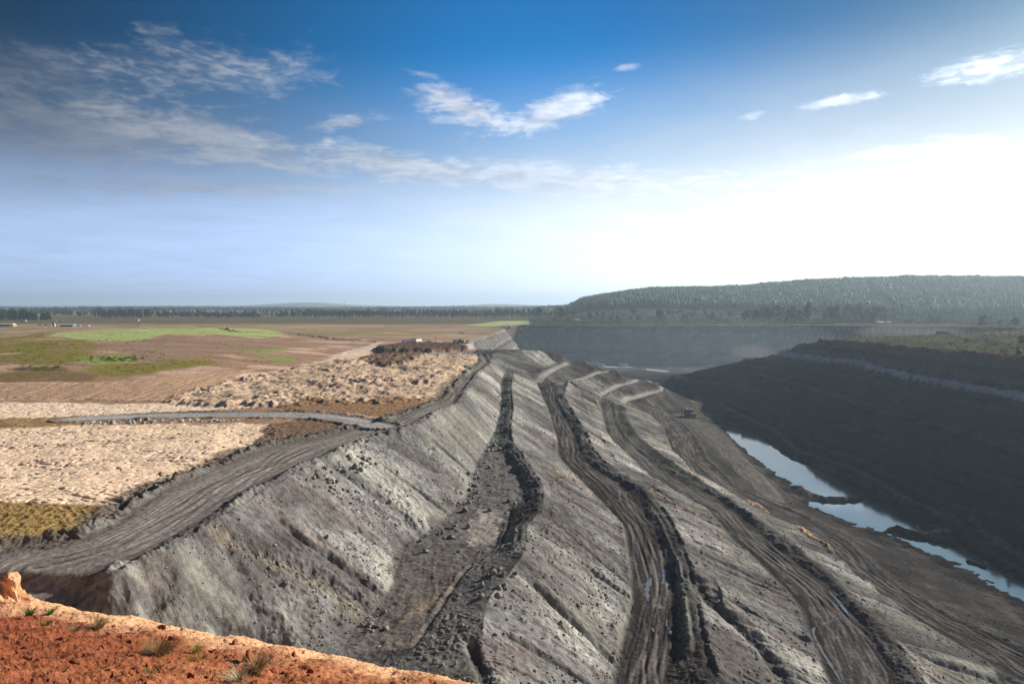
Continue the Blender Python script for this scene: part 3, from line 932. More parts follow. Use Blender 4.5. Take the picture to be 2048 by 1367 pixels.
def road(zone, L, Rr, col, pale=.5, berm_l=0.0, berm_r=0.0, rut=1.0, extra=0.0, seed=0):
    mid, hw = mid_line(L, Rr)
    mid = np.array(mid)
    ROADS.append((zone, mid, hw))
    wmax = hw.max() + 7
    idx, d, s, p = near_line([tuple(q) for q in mid], wmax)
    hwi = np.interp(p, np.arange(len(hw)), hw) + extra
    zi = np.interp(p, np.arange(len(mid)), mid[:, 2])
    t = d / hwi
    edge = np.abs(d) - hwi + .7 * n4[idx] + .9 * n12[idx]
    on = sstep(.6, -.6, edge)
    inside = idx[edge < 0]
    ZONE[inside] = zone
    far = sstep(700, 200, DIST[idx])
    H[idx] *= 1 - .85 * on
    wander = .12 * perlin(s / 45, s * 0, 5 + seed)
    ruts = ridged((t + wander) * 2.6 + seed, s / 130, 2, 95 + seed)
    ruts2 = ridged((t + wander) * 7.0 + .35 * np.sin(s / 31), s / 60, 2, 97 + seed)
    brk = .35 + .65 * sstep(-.2, .3, fbm(d / 5, s / 28, 2, 107 + seed))
    cross = ridged(d / 1.5 + s / 9 * np.sin(s / 70 + seed), s / 60 - d / 40, 2, 109 + seed)
    rut = rut * (.45 if zone == 1 else 1)
    H[idx] += on * rut * ((.16 * ruts + .08 * ruts2) * brk + .08 * cross * (1 - brk) + .06 * n1[idx]) * far
    streaks = fbm((t + wander) * 4.5, s / 38, 4, 101 + seed)
    streaks2 = fbm((t + wander) * 14, s / 22, 3, 103 + seed)
    prof = (.55 + .58 * sstep(1.0, .35, np.abs(t + wander)))[:, None]
    c = prof * np.array(col)[None, :] * (1 + .28 * streaks + .25 * streaks2 + .10 * n1[idx])[:, None]
    pp = sstep(.02, .30, fbm(d / 1.6, s / 9, 4, 105 + seed) + .22 * streaks) * pale * sstep(1.0, .6, np.abs(t))
    c = c * (1 - pp[:, None]) + pp[:, None] * np.array([.19, .175, .165])
    o = on[:, None].astype(np.float32)
    C[idx] = C[idx] * (1 - o) + o * np.maximum(c, .02).astype(np.float32)
    rt = np.random.RandomState(200 + seed)
    for k in range(6 if hw.max() > 3 else 2):
        lam, ph, am, off = rt.uniform(14, 60), rt.uniform(0, 6.28), rt.uniform(.15, .6), rt.uniform(-.5, .5)
        c0 = (off + am * np.sin(s / lam + ph) + .30 * perlin(s / 16, s * 0 + k, 210 + seed)) * hwi
        tw = rt.uniform(.22, .45)
        wet = rt.rand() < .35
        for o2 in (0, 2.1):
            ln_ = np.exp(-((d - c0 - o2) / tw) ** 2) * on * sstep(-.25, .2, perlin(s / 24, s * 0 + k * 3.3, 220 + seed))
            H[idx] += -(.05 if zone == 1 else .13) * ln_ * far + .06 * far * on * np.exp(-((np.abs(d - c0 - o2) - tw * 1.8) / tw) ** 2)
            kk = (ln_ * (.6 if hw.max() > 3 else .35))[:, None].astype(np.float32)
            C[idx] = C[idx] * (1 - kk) + kk * np.array((.03, .028, .026) if wet else (.185, .17, .16), np.float32)
    for side, hgt in ((-1, berm_l), (1, berm_r)):
        if hgt:
            q = np.exp(-((d * side - hwi - 1.1 - .9 * n4[idx]) / (1.2 + .5 * n12[idx])) ** 2) * (.45 + .75 * sstep(-.3, .3, perlin(s / 15, s * 0 + side, 230 + seed)))
            H[idx] += q * hgt * (.75 + .7 * n4[idx] + .45 * n1[idx])
            k = np.minimum(q * .45, 1)[:, None].astype(np.float32)
            C[idx] = C[idx] * (1 - k) + k * np.array([.105, .098, .094], np.float32)


RG = (.050, .045, .042)
road(1, WL(ROADL), WL(CREST1), (.215, .19, .17), .75, 1.0, 1.0, 1.0, -2.6, 0)
road(2, WL(BL), WL(BR), RG, .45, .4, .6, 1.3, -.6, 1)
road(3, WL(CL), WL(CR), RG, .5, .4, .55, 1.2, -.6, 2)
road(4, WL(DL), WL(DR), RG, .55, .4, .5, 1.2, -.5, 3)
road(5, WL(EL), WL(ER), (.085, .079, .075), .4, 0, .8, 1.0, -.5, 4)


idx, d, s_, p = near_line(smooth_line(WL(ROADL), 6), 7)
b = (sstep(4.2, 1.2, np.abs(d + .6) + 1.3 * n4[idx] + 1.2 * n12[idx]) * .85 * (Y[idx] < 330))[:, None].astype(np.float32)
C[idx] = C[idx] * (1 - b) + b * np.array((.115, .098, .083), np.float32) * (1 + .4 * n1[idx])[:, None].astype(np.float32)
H[idx] += b[:, 0] * (.35 * np.maximum(n4[idx], 0) + .25 * n1[idx])


def path(zone, pts, hw, col, pale=.4, berm=.4, seed=0, rut=.6):
    P3 = smooth_line(GL(pts), 8)
    L = [(p[0] - .01, p[1], p[2]) for p in P3]
    road(zone, L, P3, col, pale, berm, berm, rut, hw, seed)


path(6, [(150, 838), (230, 834), (330, 831), (450, 829), (560, 829), (640, 832), (700, 840), (760, 853)], 5.0, (.34, .33, .305), .25, .6, 5, .4)
path(7, [(1078, 764), (1092, 748), (1112, 736), (1135, 728)], 2.6, (.25, .235, .22), .4, .3, 6)
path(8, [(1122, 768), (1165, 756), (1200, 744), (1216, 742)], 2.4, (.24, .23, .215), .4, .3, 7)
path(9, [(1203, 790), (1236, 772), (1258, 766), (1274, 759)], 2.6, (.25, .235, .22), .4, .3, 8)
path(10, [(1246, 806), (1252, 798), (1290, 789), (1318, 782), (1324, 774), (1312, 766), (1300, 764)], 2.4, (.25, .23, .21), .4, .3, 9)
path(11, [(1128, 764), (1150, 776), (1178, 790), (1205, 800)], 2.4, (.13, .12, .115), .2, .5, 10)
path(12, [(1190, 728), (1215, 733), (1245, 734), (1290, 738), (1330, 742)], 8, (.50, .46, .42), .5, 0, 11)
path(13, [(400, 655), (455, 660), (520, 664), (600, 670), (680, 679), (752, 684)], 2.2, (.085, .075, .07), .05, 1.3, 12)
path(14, [(690, 705), (720, 698), (745, 690), (762, 684)], 4.0, (.56, .46, .37), .5, 0, 13)

# graded floor of the first bench: pale silt, brown silt towards the near end
bench = WL(TOE1)[:9] + WL(BENCHR)[::-1]
m_bench = area(bench, .9, 2.4)
H *= 1 - .75 * m_bench
lay(m_bench, (.135, .129, .124), .35)
_d, _s, _p = pcoord(smooth_line(WL(TOE1)[:9], 6), X, Y)
flow = .6 * fbm(_s / 9 + .4 * n12, _d / 1.5, 4, 111) + .5 * n4
lay(m_bench * sstep(150, 135, Y + 6 * n12), (.128, .115, .104), .4, flow)
lay(area(GL([(930, 1056), (960, 1020), (1012, 1020), (1000, 1080), (940, 1090)]), 1.5, 2) * .8, (.30, .265, .235), .3, flow)
lay(area(GL([(850, 1200), (900, 1160), (930, 1150), (880, 1205), (800, 1240)]), 1.5, 2.5) * .5, (.25, .195, .125), .35, flow)
H += m_bench * (.16 * flow + .10 * n1 + .22 * n4)
for pts in ([(940, 1128), (905, 1170), (880, 1210), (850, 1255), (826, 1288)], [(1018, 1024), (1010, 1060), (1000, 1092)], [(944, 1132), (975, 1112), (1000, 1096)]):
    idx, d, s, p = near_line(smooth_line(GL(pts), 3), 2.5)
    H[idx] += .14 * np.exp(-((d - .4) / .5) ** 2) * np.maximum(1 + 1.2 * n4[idx] + .8 * n1[idx], 0) - .25 * np.exp(-((d + .4) / .4) ** 2)

# bottom of the pit by the water
H = np.where((Z < -54.5) & (m_pit > .5), H * sstep(-57.3, -54.5, Z) + .15 * n4, H)
H += m_pit * sstep(-52.5, -55, Z) * (.55 * n12 + .3 * n4)
for ln, wdt, hgt in (([(1600, 985, -56), (1650, 1000, -56), (1700, 1000, -56)], 9, 3.0), ([(1800, 1064, -56), (1860, 1076, -56), (1920, 1074, -56), (1962, 1058, -56)], 6, 3.2),
                     ([(1440, 846, -56), (1480, 850, -56)], 6, 2.6), ([(1440, 858, -56.5), (1455, 862, -56.5)], 3, 1.8), ([(1940, 1126, -56), (1968, 1134, -56)], 2, 1.8)):
    idx, d, s_, p = near_line(smooth_line(WL(ln), 3), wdt * 2.5)
    w = np.exp(-((d + .35 * wdt * n12[idx]) / (wdt * .62)) ** 2)
    H[idx] += hgt * w * (1 + .25 * n4[idx])

wetm = m_pit * sstep(-54.3, -55.4, Z + H)
C *= (1 - .5 * wetm)[:, None].astype(np.float32)

# ---- the red bank in front
m_fore = ((FZ > Z + H) & (Y < 62)) | (Y < 14)
fn = fbm(X / 1.3, Y / 1.3, 4, 121)
fr = ridged(X / .42, Y / .42, 3, 122)
fc = fbm(X / .16, Y / .16, 3, 123)
ff = ridged(X / .13, Y / .13, 3, 125)
ZF = FZ + .16 * fn + (.07 * fr + .030 * ff) * sstep(-2.5, 2.0, FD + 1.2 * fn) + .03 * fc + .012 * ff
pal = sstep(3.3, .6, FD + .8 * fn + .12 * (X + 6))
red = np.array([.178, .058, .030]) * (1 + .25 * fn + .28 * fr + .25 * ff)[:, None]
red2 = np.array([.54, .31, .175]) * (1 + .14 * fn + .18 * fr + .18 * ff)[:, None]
mid_ = np.clip(sstep(-.1, .45, fbm(X / 2.2, Y / .8, 3, 124)) * .6 + .35, 0, .9) * sstep(-9.5, -3.5, X + 1.2 * fn)  # darker red towards the left: shade and vignetting painted into the colour
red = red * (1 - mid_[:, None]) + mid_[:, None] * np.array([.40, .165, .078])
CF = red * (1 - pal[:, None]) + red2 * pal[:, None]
Z = np.where(m_fore, ZF, Z + H)
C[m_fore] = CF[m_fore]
ZONE[m_fore] = 40
ZONE[(ZONE == 0) & ((m_grass > .5) | (m_green2 > .5))] = 50
C = np.clip(C * (1 + .10 * n1[:, None]), .012, .8).astype(np.float32)


def surf_z(x, y):
    """height of the finished ground"""
    j = int(np.clip(np.searchsorted(_rows, y) - 1, 0, NR - 2))
    out = []
    for jj in (j, j + 1):
        xs = X[jj * NC:(jj + 1) * NC]
        out.append(np.interp(x, xs, Z[jj * NC:(jj + 1) * NC]))
    a = (y - _rows[j]) / (_rows[j + 1] - _rows[j])
    return float(out[0] * (1 - a) + out[1] * a)


def on_ground(u, v):
    p = G(u, v)
    return Vector((p[0], p[1], surf_z(p[0], p[1])))


# ---------------------------------------------------------------- materials
def material(name):
    m = bpy.data.materials.new(name)
    m.use_nodes = True
    g = NT(m.node_tree)
    b = g.n['Principled BSDF']
    return m, g, b


def soil_material(name, fine=1.4, bump=.35, rough=.95):
    m, g, b = material(name)
    at = g.new('ShaderNodeAttribute', attribute_name='soil')
    geo = g.new('ShaderNodeNewGeometry')
    pos = geo.outputs['Position']
    a = g.noise(pos, fine, 6, .65)
    c = g.noise(pos, fine * 5, 4, .6)
    k = g.math('ADD', g.ss(a, .25, .75, .62, 1.36), g.ss(c, .3, .7, -.16, .16))
    g.l.new(g.vmath('SCALE', at.outputs['Color'], k), b.inputs['Base Color'])
    b.inputs['Roughness'].default_value = rough
    b.inputs['Specular IOR Level'].default_value = .0
    bp = g.new('ShaderNodeBump')
    bp.inputs['Strength'].default_value = bump
    bp.inputs['Distance'].default_value = .35
    g.l.new(g.math('ADD', a, g.math('MULTIPLY', c, .35)), bp.inputs['Height'])
    g.l.new(bp.outputs[0], b.inputs['Normal'])
    return m


M_SOIL = soil_material("soil", .9, .55)
M_ROAD = soil_material("packed_soil", 1.2, .35, .85)
M_FORE = soil_material("red_earth", 7.0, .5)


# ---------------------------------------------------------------- writing the ground meshes
def quad_mesh(name, quads, co, col, mats):
    """one mesh object out of a subset of the grid's quads"""
    used, inv = np.unique(quads.ravel(), return_inverse=True)
    me = bpy.data.meshes.new(name)
    me.vertices.add(len(used))
    me.vertices.foreach_set('co', co[used].astype(np.float32).ravel())
    me.loops.add(len(inv))
    me.loops.foreach_set('vertex_index', inv.astype(np.int32))
    me.polygons.add(len(quads))
    me.polygons.foreach_set('loop_start', np.arange(len(quads), dtype=np.int32) * 4)
    me.polygons.foreach_set('use_smooth', np.ones(len(quads), bool))
    at = me.attributes.new('soil', 'FLOAT_COLOR', 'POINT')
    cc = np.ones((len(used), 4), np.float32)
    cc[:, :3] = col[used]
    at.data.foreach_set('color', cc.ravel())
    me.update(calc_edges=True)
    me.materials.append(mats)
    o = bpy.data.objects.new(name, me)
    COL.objects.link(o)
    return o


def tag(o, label, cat=None, group=None, kind=None):
    if label:
        o['label'] = label
    if cat:
        o['category'] = cat
    if group:
        o['group'] = group
    if kind:
        o['kind'] = kind
    return o


def write_ground():
    I = np.arange(NR * NC).reshape(NR, NC)
    q = np.stack([I[:-1, :-1], I[:-1, 1:], I[1:, 1:], I[1:, :-1]], -1).reshape(-1, 4)
    zq = ZONE[q[:, 0]]
    co = np.stack([X, Y, Z], 1)
    spec = {0: ('ground', 'bare beige and brown earth of the plateau round the mine', 'ground', M_SOIL),
            20: ('spoil_terrain', 'grey tipped spoil banks stepping down into the mine', 'spoil bank', M_SOIL),
            30: ('pit_wall_terrain', 'dark layered walls and floor of the open pit', 'pit wall', M_SOIL),
            40: ('foreground_terrain', 'red earth bank sloping across the lower left corner', 'earth bank', M_FORE),
            50: ('grass_field', 'pale green grass growing on the low hill and plain', 'field', M_SOIL),
            1: ('haul_road', 'wide grey haul road along the top of the spoil crest', 'road', M_ROAD),
            2: ('haul_road', 'rutted grey haul road on the second bench with puddles', 'road', M_ROAD),
            3: ('haul_road', 'rutted haul road on the third bench between two spoil ridges', 'road', M_ROAD),
            4: ('haul_road', 'lowest long haul road beside the orange soil ridge', 'road', M_ROAD),
            5: ('graded_terrain', 'pale graded pad above the water', 'pad', M_ROAD),
            6: ('gravel_road', 'pale grey gravel track edged with rocks across the beige ground', 'road', M_ROAD),
            7: ('ramp_road', 'short ramp road between the first far spoil tips', 'road', M_ROAD),
            8: ('ramp_road', 'short ramp road between the second far spoil tips', 'road', M_ROAD),
            9: ('ramp_road', 'short ramp road between the third far spoil tips', 'road', M_ROAD),
            10: ('ramp_road', 'pale looping ramp road round the last spoil tip', 'road', M_ROAD),
            11: ('ramp_road', 'dark ramp road joining the second and third benches', 'road', M_ROAD),
            12: ('haul_road', 'pale haul road on the pit floor below the far wall', 'road', M_ROAD),
            13: ('dirt_road', 'dark bermed track over the grass hill', 'road', M_ROAD),
            14: ('dirt_road', 'pale dusty track leading up to the parked trucks', 'road', M_ROAD)}
    for zid, (nm, lab, cat, mat) in spec.items():
        s = q[zq == zid]
        if len(s):
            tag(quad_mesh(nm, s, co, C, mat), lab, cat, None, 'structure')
    # the ground behind the photographer
    me = bpy.data.meshes.new('ground')
    me.from_pydata([(-12, 3.0, 33.4), (12, 3.0, 33.2), (300, -20, 20), (400, -400, 0), (-400, -400, 0), (-300, -20, 20)], [], [(0, 5, 4, 3, 2, 1)])
    at = me.attributes.new('soil', 'FLOAT_COLOR', 'POINT')
    for d in at.data:
        d.color = (.36, .12, .05, 1)
    me.materials.append(M_FORE)
    o = bpy.data.objects.new('ground', me)
    COL.objects.link(o)
    tag(o, 'red earth behind the photographer', 'ground', None, 'structure')


write_ground()


# ---------------------------------------------------------------- water
def flat_mesh(name, pts, mat, label, cat, z=None):
    me = bpy.data.meshes.new(name)
    me.from_pydata([(p[0], p[1], p[2] if z is None else z) for p in pts], [], [tuple(range(len(pts)))])
    me.materials.append(mat)
    o = bpy.data.objects.new(name, me)
    COL.objects.link(o)
    return tag(o, label, cat, None, 'structure')


def water_material():
    m, g, b = material('water')
    b.inputs['Base Color'].default_value = (.008, .038, .037, 1)
    b.inputs['Roughness'].default_value = .05
    b.inputs['IOR'].default_value = 4.6
    geo = g.new('ShaderNodeNewGeometry')
    n = g.noise(geo.outputs['Position'], .55, 3, .5)
    bp = g.new('ShaderNodeBump')
    bp.inputs['Strength'].default_value = .12
    bp.inputs['Distance'].default_value = .05
    g.l.new(n, bp.inputs['Height'])
    g.l.new(bp.outputs[0], b.inputs['Normal'])
    return m


M_WATER = water_material()
flat_mesh('water', [(120, 140), (184, 140), (184, 600), (120, 600)], M_WATER, 'narrow pond of still green water along the foot of the dark wall', 'pond', -55.75)


# ---------------------------------------------------------------- haze
def haze():
    me = bpy.data.meshes.new('haze')
    bm = bmesh.new()
    bmesh.ops.create_cube(bm, size=1)
    for v in bm.verts:
        v.co = Vector((v.co.x * 120000, v.co.y * 60000 + 5000, (v.co.z + .5) * 262 - 62))
    bm.to_mesh(me)
    bm.free()
    m = bpy.data.materials.new('haze')
    m.use_nodes = True
    g = NT(m.node_tree)
    g.n.clear()
    out = g.new('ShaderNodeOutputMaterial')
    vol = g.new('ShaderNodeVolumePrincipled')
    vol.inputs['Color'].default_value = (.64, .83, 1, 1)
    vol.inputs['Density'].default_value = HAZE
    vol.inputs['Anisotropy'].default_value = .35
    g.l.new(vol.outputs[0], out.inputs['Volume'])
    me.materials.append(m)
    o = bpy.data.objects.new('haze', me)
    COL.objects.link(o)
    tag(o, 'pale morning haze over the whole mine and plain', 'haze', None, 'stuff')


HAZE = 1.1e-4


def dust(label, u, v, Y, rx, ry, rz, dens, col=(.92, .88, .82, 1)):
    """a thin cloud of dust hanging over working machines"""
    bm = bmesh.new()
    bmesh.ops.create_icosphere(bm, subdivisions=3, radius=1)
    for q in bm.verts:
        k = 1 + .28 * float(fbm(np.array([q.co.x * 1.3 + u]), np.array([q.co.y * 1.3 + q.co.z * 1.7]), 3, 170)[0])
        q.co = Vector((q.co.x * rx * k, q.co.y * ry * k, q.co.z * rz * k))
    me = bpy.data.meshes.new('dust')
    bm.to_mesh(me)
    bm.free()
    m = bpy.data.materials.new('dust')
    m.use_nodes = True
    g = NT(m.node_tree)
    g.n.clear()
    out = g.new('ShaderNodeOutputMaterial')
    vol = g.new('ShaderNodeVolumePrincipled')
    vol.inputs['Color'].default_value = col
    vol.inputs['Density'].default_value = dens
    vol.inputs['Anisotropy'].default_value = .3
    g.l.new(vol.outputs[0], out.inputs['Volume'])
    me.materials.append(m)
    o = bpy.data.objects.new('dust', me)
    COL.objects.link(o)
    o.location = WD(u, v, Y)
    tag(o, label, 'dust', None, 'stuff')


dust('thin blue-grey dust filling the far end of the pit below the far wall', 1260, 700, 850, 300, 105, 44, .00040, (.70, .85, 1, 1))
dust('dust trailing behind the haul truck on the right plateau', 1815, 664, 735, 62, 18, 8, .0020)
dust('wisp of dust round the red excavator', 1505, 704, 690, 22, 14, 9, .0022)
haze()


# ================================================================= mesh builder
class MB:
    """collects faces; build() links them as one mesh object"""
    def __init__(self):
        self.v, self.f, self.m = [], [], []

    def add(self, vs, fs, mi=0):
        o = len(self.v)
        self.v += [tuple(v) for v in vs]
        self.f += [tuple(i + o for i in f) for f in fs]
        self.m += [mi] * len(fs)
        return self

    def box(self, x0, x1, y0, y1, z0, z1, mi=0, top=1.0, bev=0.0):
        """a box; top < 1 narrows it upward; bev chamfers the upright edges and the lid"""
        if bev <= 0:
            cx, cy = (x0 + x1) / 2, (y0 + y1) / 2
            vs = [(x0, y0, z0), (x1, y0, z0), (x1, y1, z0), (x0, y1, z0)]
            vs += [(cx + (x - cx) * top, cy + (y - cy) * top, z1) for x, y, z in vs[:4]]
            return self.add(vs, [(3, 2, 1, 0), (4, 5, 6, 7), (0, 1, 5, 4), (1, 2, 6, 5), (2, 3, 7, 6), (3, 0, 4, 7)], mi)
        b = bev

        def ring(z, i):
            return [(x0 + i + b, y0 + i, z), (x1 - i - b, y0 + i, z), (x1 - i, y0 + i + b, z), (x1 - i, y1 - i - b, z), (x1 - i - b, y1 - i, z), (x0 + i + b, y1 - i, z), (x0 + i, y1 - i - b, z), (x0 + i, y0 + i + b, z)]
        vs = ring(z0, 0) + ring(z1 - b, 0) + ring(z1, b * .8)
        fs = [tuple(range(7, -1, -1)), tuple(range(16, 24))]
        for k in (0, 8):
            fs += [(k + i, k + (i + 1) % 8, k + 8 + (i + 1) % 8, k + 8 + i) for i in range(8)]
        return self.add(vs, fs, mi)

    def prism(self, prof, y0, y1, mi=0, inset=0.0):
        """a profile in x-z pushed from y0 to y1"""
        n = len(prof)
        cx, cz = sum(p[0] for p in prof) / n, sum(p[1] for p in prof) / n
        vs = [(p[0], y0, p[1]) for p in prof] + [(cx + (p[0] - cx) * (1 - inset), y1, cz + (p[1] - cz) * (1 - inset)) for p in prof]
        fs = [tuple(range(n)), tuple(range(2 * n - 1, n - 1, -1))] + [(i, i + n, (i + 1) % n + n, (i + 1) % n) for i in range(n)]
        return self.add(vs, fs, mi)

    def tube(self, a, b, r0, r1=None, n=8, mi=0, caps=True):
        r1 = r0 if r1 is None else r1
        a, b = Vector(a), Vector(b)
        q = (b - a).to_track_quat('Z', 'Y')
        vs = []
        for p, r in ((a, r0), (b, r1)):
            for i in range(n):
                t = 2 * math.pi * i / n
                vs.append(p + q @ Vector((r * math.cos(t), r * math.sin(t), 0)))
        fs = [(i, (i + 1) % n, n + (i + 1) % n, n + i) for i in range(n)]
        if caps:
            fs += [tuple(range(n - 1, -1, -1)), tuple(range(n, 2 * n))]
        return self.add(vs, fs, mi)

    def line(self, pts, r, n=6, mi=0):
        for a, b in zip(pts[:-1], pts[1:]):
            self.tube(a, b, r, r, n, mi)
        return self

    def mesh(self, name, mats, smooth=False):
        me = bpy.data.meshes.new(name)
        me.from_pydata(self.v, [], self.f)
        for m in (mats if isinstance(mats, (list, tuple)) else [mats]):
            me.materials.append(m)
        me.polygons.foreach_set('material_index', self.m)
        if smooth:
            me.polygons.foreach_set('use_smooth', [True] * len(self.f))
        me.update()
        return me

    def build(self, name, mats, parent=None, smooth=False):
        o = bpy.data.objects.new(name, self.mesh(name, mats, smooth))
        COL.objects.link(o)
        o.parent = parent
        return o


def empty(name, loc=(0, 0, 0), rz=0, scale=1):
    o = bpy.data.objects.new(name, None)
    COL.objects.link(o)
    o.location = loc
    o.rotation_euler = (0, 0, rz)
    o.scale = (scale,) * 3
    o.empty_display_size = .3
    return o


def copy_tree(o, parent=None):
    c = o.copy()
    COL.objects.link(c)
    c.parent = parent
    for ch in list(o.children):
        copy_tree(ch, c)
    return c


def np_mesh(name, co, faces, mats, midx=None, smooth=False):
    """faces: (n, k) array"""
    me = bpy.data.meshes.new(name)
    n, k = faces.shape
    me.vertices.add(len(co))
    me.vertices.foreach_set('co', np.asarray(co, np.float32).ravel())
    me.loops.add(n * k)
    me.loops.foreach_set('vertex_index', faces.astype(np.int32).ravel())
    me.polygons.add(n)
    me.polygons.foreach_set('loop_start', np.arange(n, dtype=np.int32) * k)
    for m in mats:
        me.materials.append(m)
    if midx is not None:
        me.polygons.foreach_set('material_index', midx.astype(np.int32))
    if smooth:
        me.polygons.foreach_set('use_smooth', np.ones(n, bool))
    me.update(calc_edges=True)
    return me


# ================================================================= vegetation
def leaf_material(name, col, var=.4, rough=.6, trans=.25):
    m, g, b = material(name)
    geo = g.new('ShaderNodeNewGeometry')
    oi = g.new('ShaderNodeObjectInfo')
    n = g.noise(geo.outputs['Position'], .45, 3, .6)
    k = g.math('MULTIPLY', g.ss(n, .25, .75, 1 - var, 1 + var), g.ss(oi.outputs['Random'], 0, 1, .75, 1.25))
    hue = g.mix(oi.outputs['Random'], (col[0] * 1.15, col[1] * .98, col[2] * .9), (col[0] * .85, col[1] * 1.02, col[2] * 1.15))
    c = g.vmath('SCALE', hue, k)
    g.l.new(c, b.inputs['Base Color'])
    b.inputs['Roughness'].default_value = rough
    b.inputs['Specular IOR Level'].default_value = .04
    tr = g.new('ShaderNodeBsdfTranslucent')
    g.l.new(c, tr.inputs[0])
    mx = g.new('ShaderNodeMixShader')
    mx.inputs[0].default_value = trans
    out = g.n['Material Output']
    g.l.new(b.outputs[0], mx.inputs[1])
    g.l.new(tr.outputs[0], mx.inputs[2])
    g.l.new(mx.outputs[0], out.inputs[0])
    return m


def plain_material(name, col, rough=.7, metal=0.0, dirt=.25, scale=1.5, dirtcol=(.22, .17, .12), spec=.4):
    """paint, metal or stone with dust and wear"""
    m, g, b = material(name)
    tc = g.new('ShaderNodeTexCoord')
    n = g.noise(tc.outputs['Object'], scale, 5, .65)
    f = g.math('MULTIPLY', g.ss(n, .40, .75), dirt * 2, clamp=True)
    n2 = g.noise(tc.outputs['Object'], scale * 6, 3, .6)
    c = g.mix(f, col, dirtcol)
    c = g.vmath('SCALE', c, g.ss(n2, .2, .8, .88, 1.12))
    g.l.new(c, b.inputs['Base Color'])
    b.inputs['Roughness'].default_value = rough
    b.inputs['Metallic'].default_value = metal
    b.inputs['Specular IOR Level'].default_value = spec
    return m


M_EUC = leaf_material('eucalyptus_leaves', (.040, .060, .030))
M_PINE = leaf_material('dark_leaves', (.030, .050, .024))
M_SCRUB = leaf_material('scrub_leaves', (.055, .066, .032))
M_PALE = leaf_material('pale_leaves', (.080, .090, .044))
M_BUSH = leaf_material('bright_leaves', (.24, .26, .06))
M_BARK = plain_material('bark', (.16, .125, .09), .9, 0, .3, 3)
M_FOREST = leaf_material('plantation_leaves', (.042, .080, .026), .35, .6, .15)


def crown_arrays(rng, h, clumps, per, size):
    """leaf sprays: clumps = list of (x, y, z, rx, ry, rz)"""
    vs, n = [], 0
    out = []
    for (cx, cy, cz, rx, ry, rz) in clumps:
        p = rng.normal(size=(per, 3))
        p /= np.linalg.norm(p, axis=1)[:, None]
        p *= (rng.uniform(.35, 1.0, (per, 1)) ** .5)
        p = p * [rx, ry, rz] + [cx, cy, cz]
        a = rng.normal(size=(per, 3))
        a /= np.linalg.norm(a, axis=1)[:, None]
        b = np.cross(a, rng.normal(size=(per, 3)))
        b /= np.linalg.norm(b, axis=1)[:, None]
        s = size * rng.uniform(.6, 1.4, (per, 1))
        q = np.stack([p - a * s, p - b * s * .55, p + a * s * 1.1, p + b * s * .5], 1)
        out.append(q.reshape(-1, 3))
    v = np.concatenate(out)
    return v, np.arange(len(v)).reshape(-1, 4)


def trunk_mb(rng, h, r, limbs=5, spread=.22, lean=.03):
    b = MB()
    top = Vector((rng.uniform(-1, 1) * lean * h, rng.uniform(-1, 1) * lean * h, h * .86))
    midp = top * .5 + Vector((rng.uniform(-1, 1), rng.uniform(-1, 1), 0)) * h * .015
    b.tube((0, 0, -.4), midp, r, r * .62, 7)
    b.tube(midp, top, r * .62, r * .15, 6)
    for i in range(limbs):
        t = rng.uniform(.35, .8)
        s = midp * (t * 2) if t < .5 else midp.lerp(top, (t - .5) * 2)
        an = rng.uniform(0, 6.28)
        e = s + Vector((math.cos(an) * spread * h, math.sin(an) * spread * h, h * rng.uniform(.08, .2)))
        b.tube(s, e, r * .3, r * .08, 5)
    return b


def clumps_for(kind, rng, h):
    c = []
    if kind == 'euc':            # tall, open, several storeys of small clumps
        for i in range(15):
            t = rng.uniform(.34, 1.0)
            w = h * .15 * (1.25 - abs(t - .62) * 1.6)
            an = rng.uniform(0, 6.28)
            rr = w * rng.uniform(.2, 1.0)
            k = h * rng.uniform(.05, .095)
            c.append((rr * math.cos(an), rr * math.sin(an), t * h * .95, k, k, k * rng.uniform(.7, 1.3)))
    elif kind == 'pine':         # dense narrow
        for i in range(13):
            t = i / 12
            w = h * (.17 * (1 - t) + .035)
            an = rng.uniform(0, 6.28)
            c.append((w * .35 * math.cos(an), w * .35 * math.sin(an), h * (.16 + .80 * t), w, w, h * .085))
    elif kind == 'round':        # broad dome
        for i in range(17):
            an, t = rng.uniform(0, 6.28), rng.uniform(0, 1)
            rr = h * .36 * rng.uniform(.2, 1) * (1 - .55 * t)
            k = h * rng.uniform(.10, .17)
            c.append((rr * math.cos(an), rr * math.sin(an), h * (.26 + .60 * t), k, k, k * .8))
    elif kind == 'umbrella':     # bare trunk, spreading flat top
        for i in range(13):
            an = rng.uniform(0, 6.28)
            rr = h * .32 * rng.uniform(.1, 1)
            k = h * rng.uniform(.08, .13)
            c.append((rr * math.cos(an), rr * math.sin(an), h * rng.uniform(.62, .92), k, k, k * .65))
    elif kind == 'bush':
        for i in range(9):
            an = rng.uniform(0, 6.28)
            rr = h * .55 * rng.uniform(0, 1)
            k = h * rng.uniform(.22, .36)
            c.append((rr * math.cos(an), rr * math.sin(an), h * rng.uniform(.25, .62), k, k, k * .85))
    return c


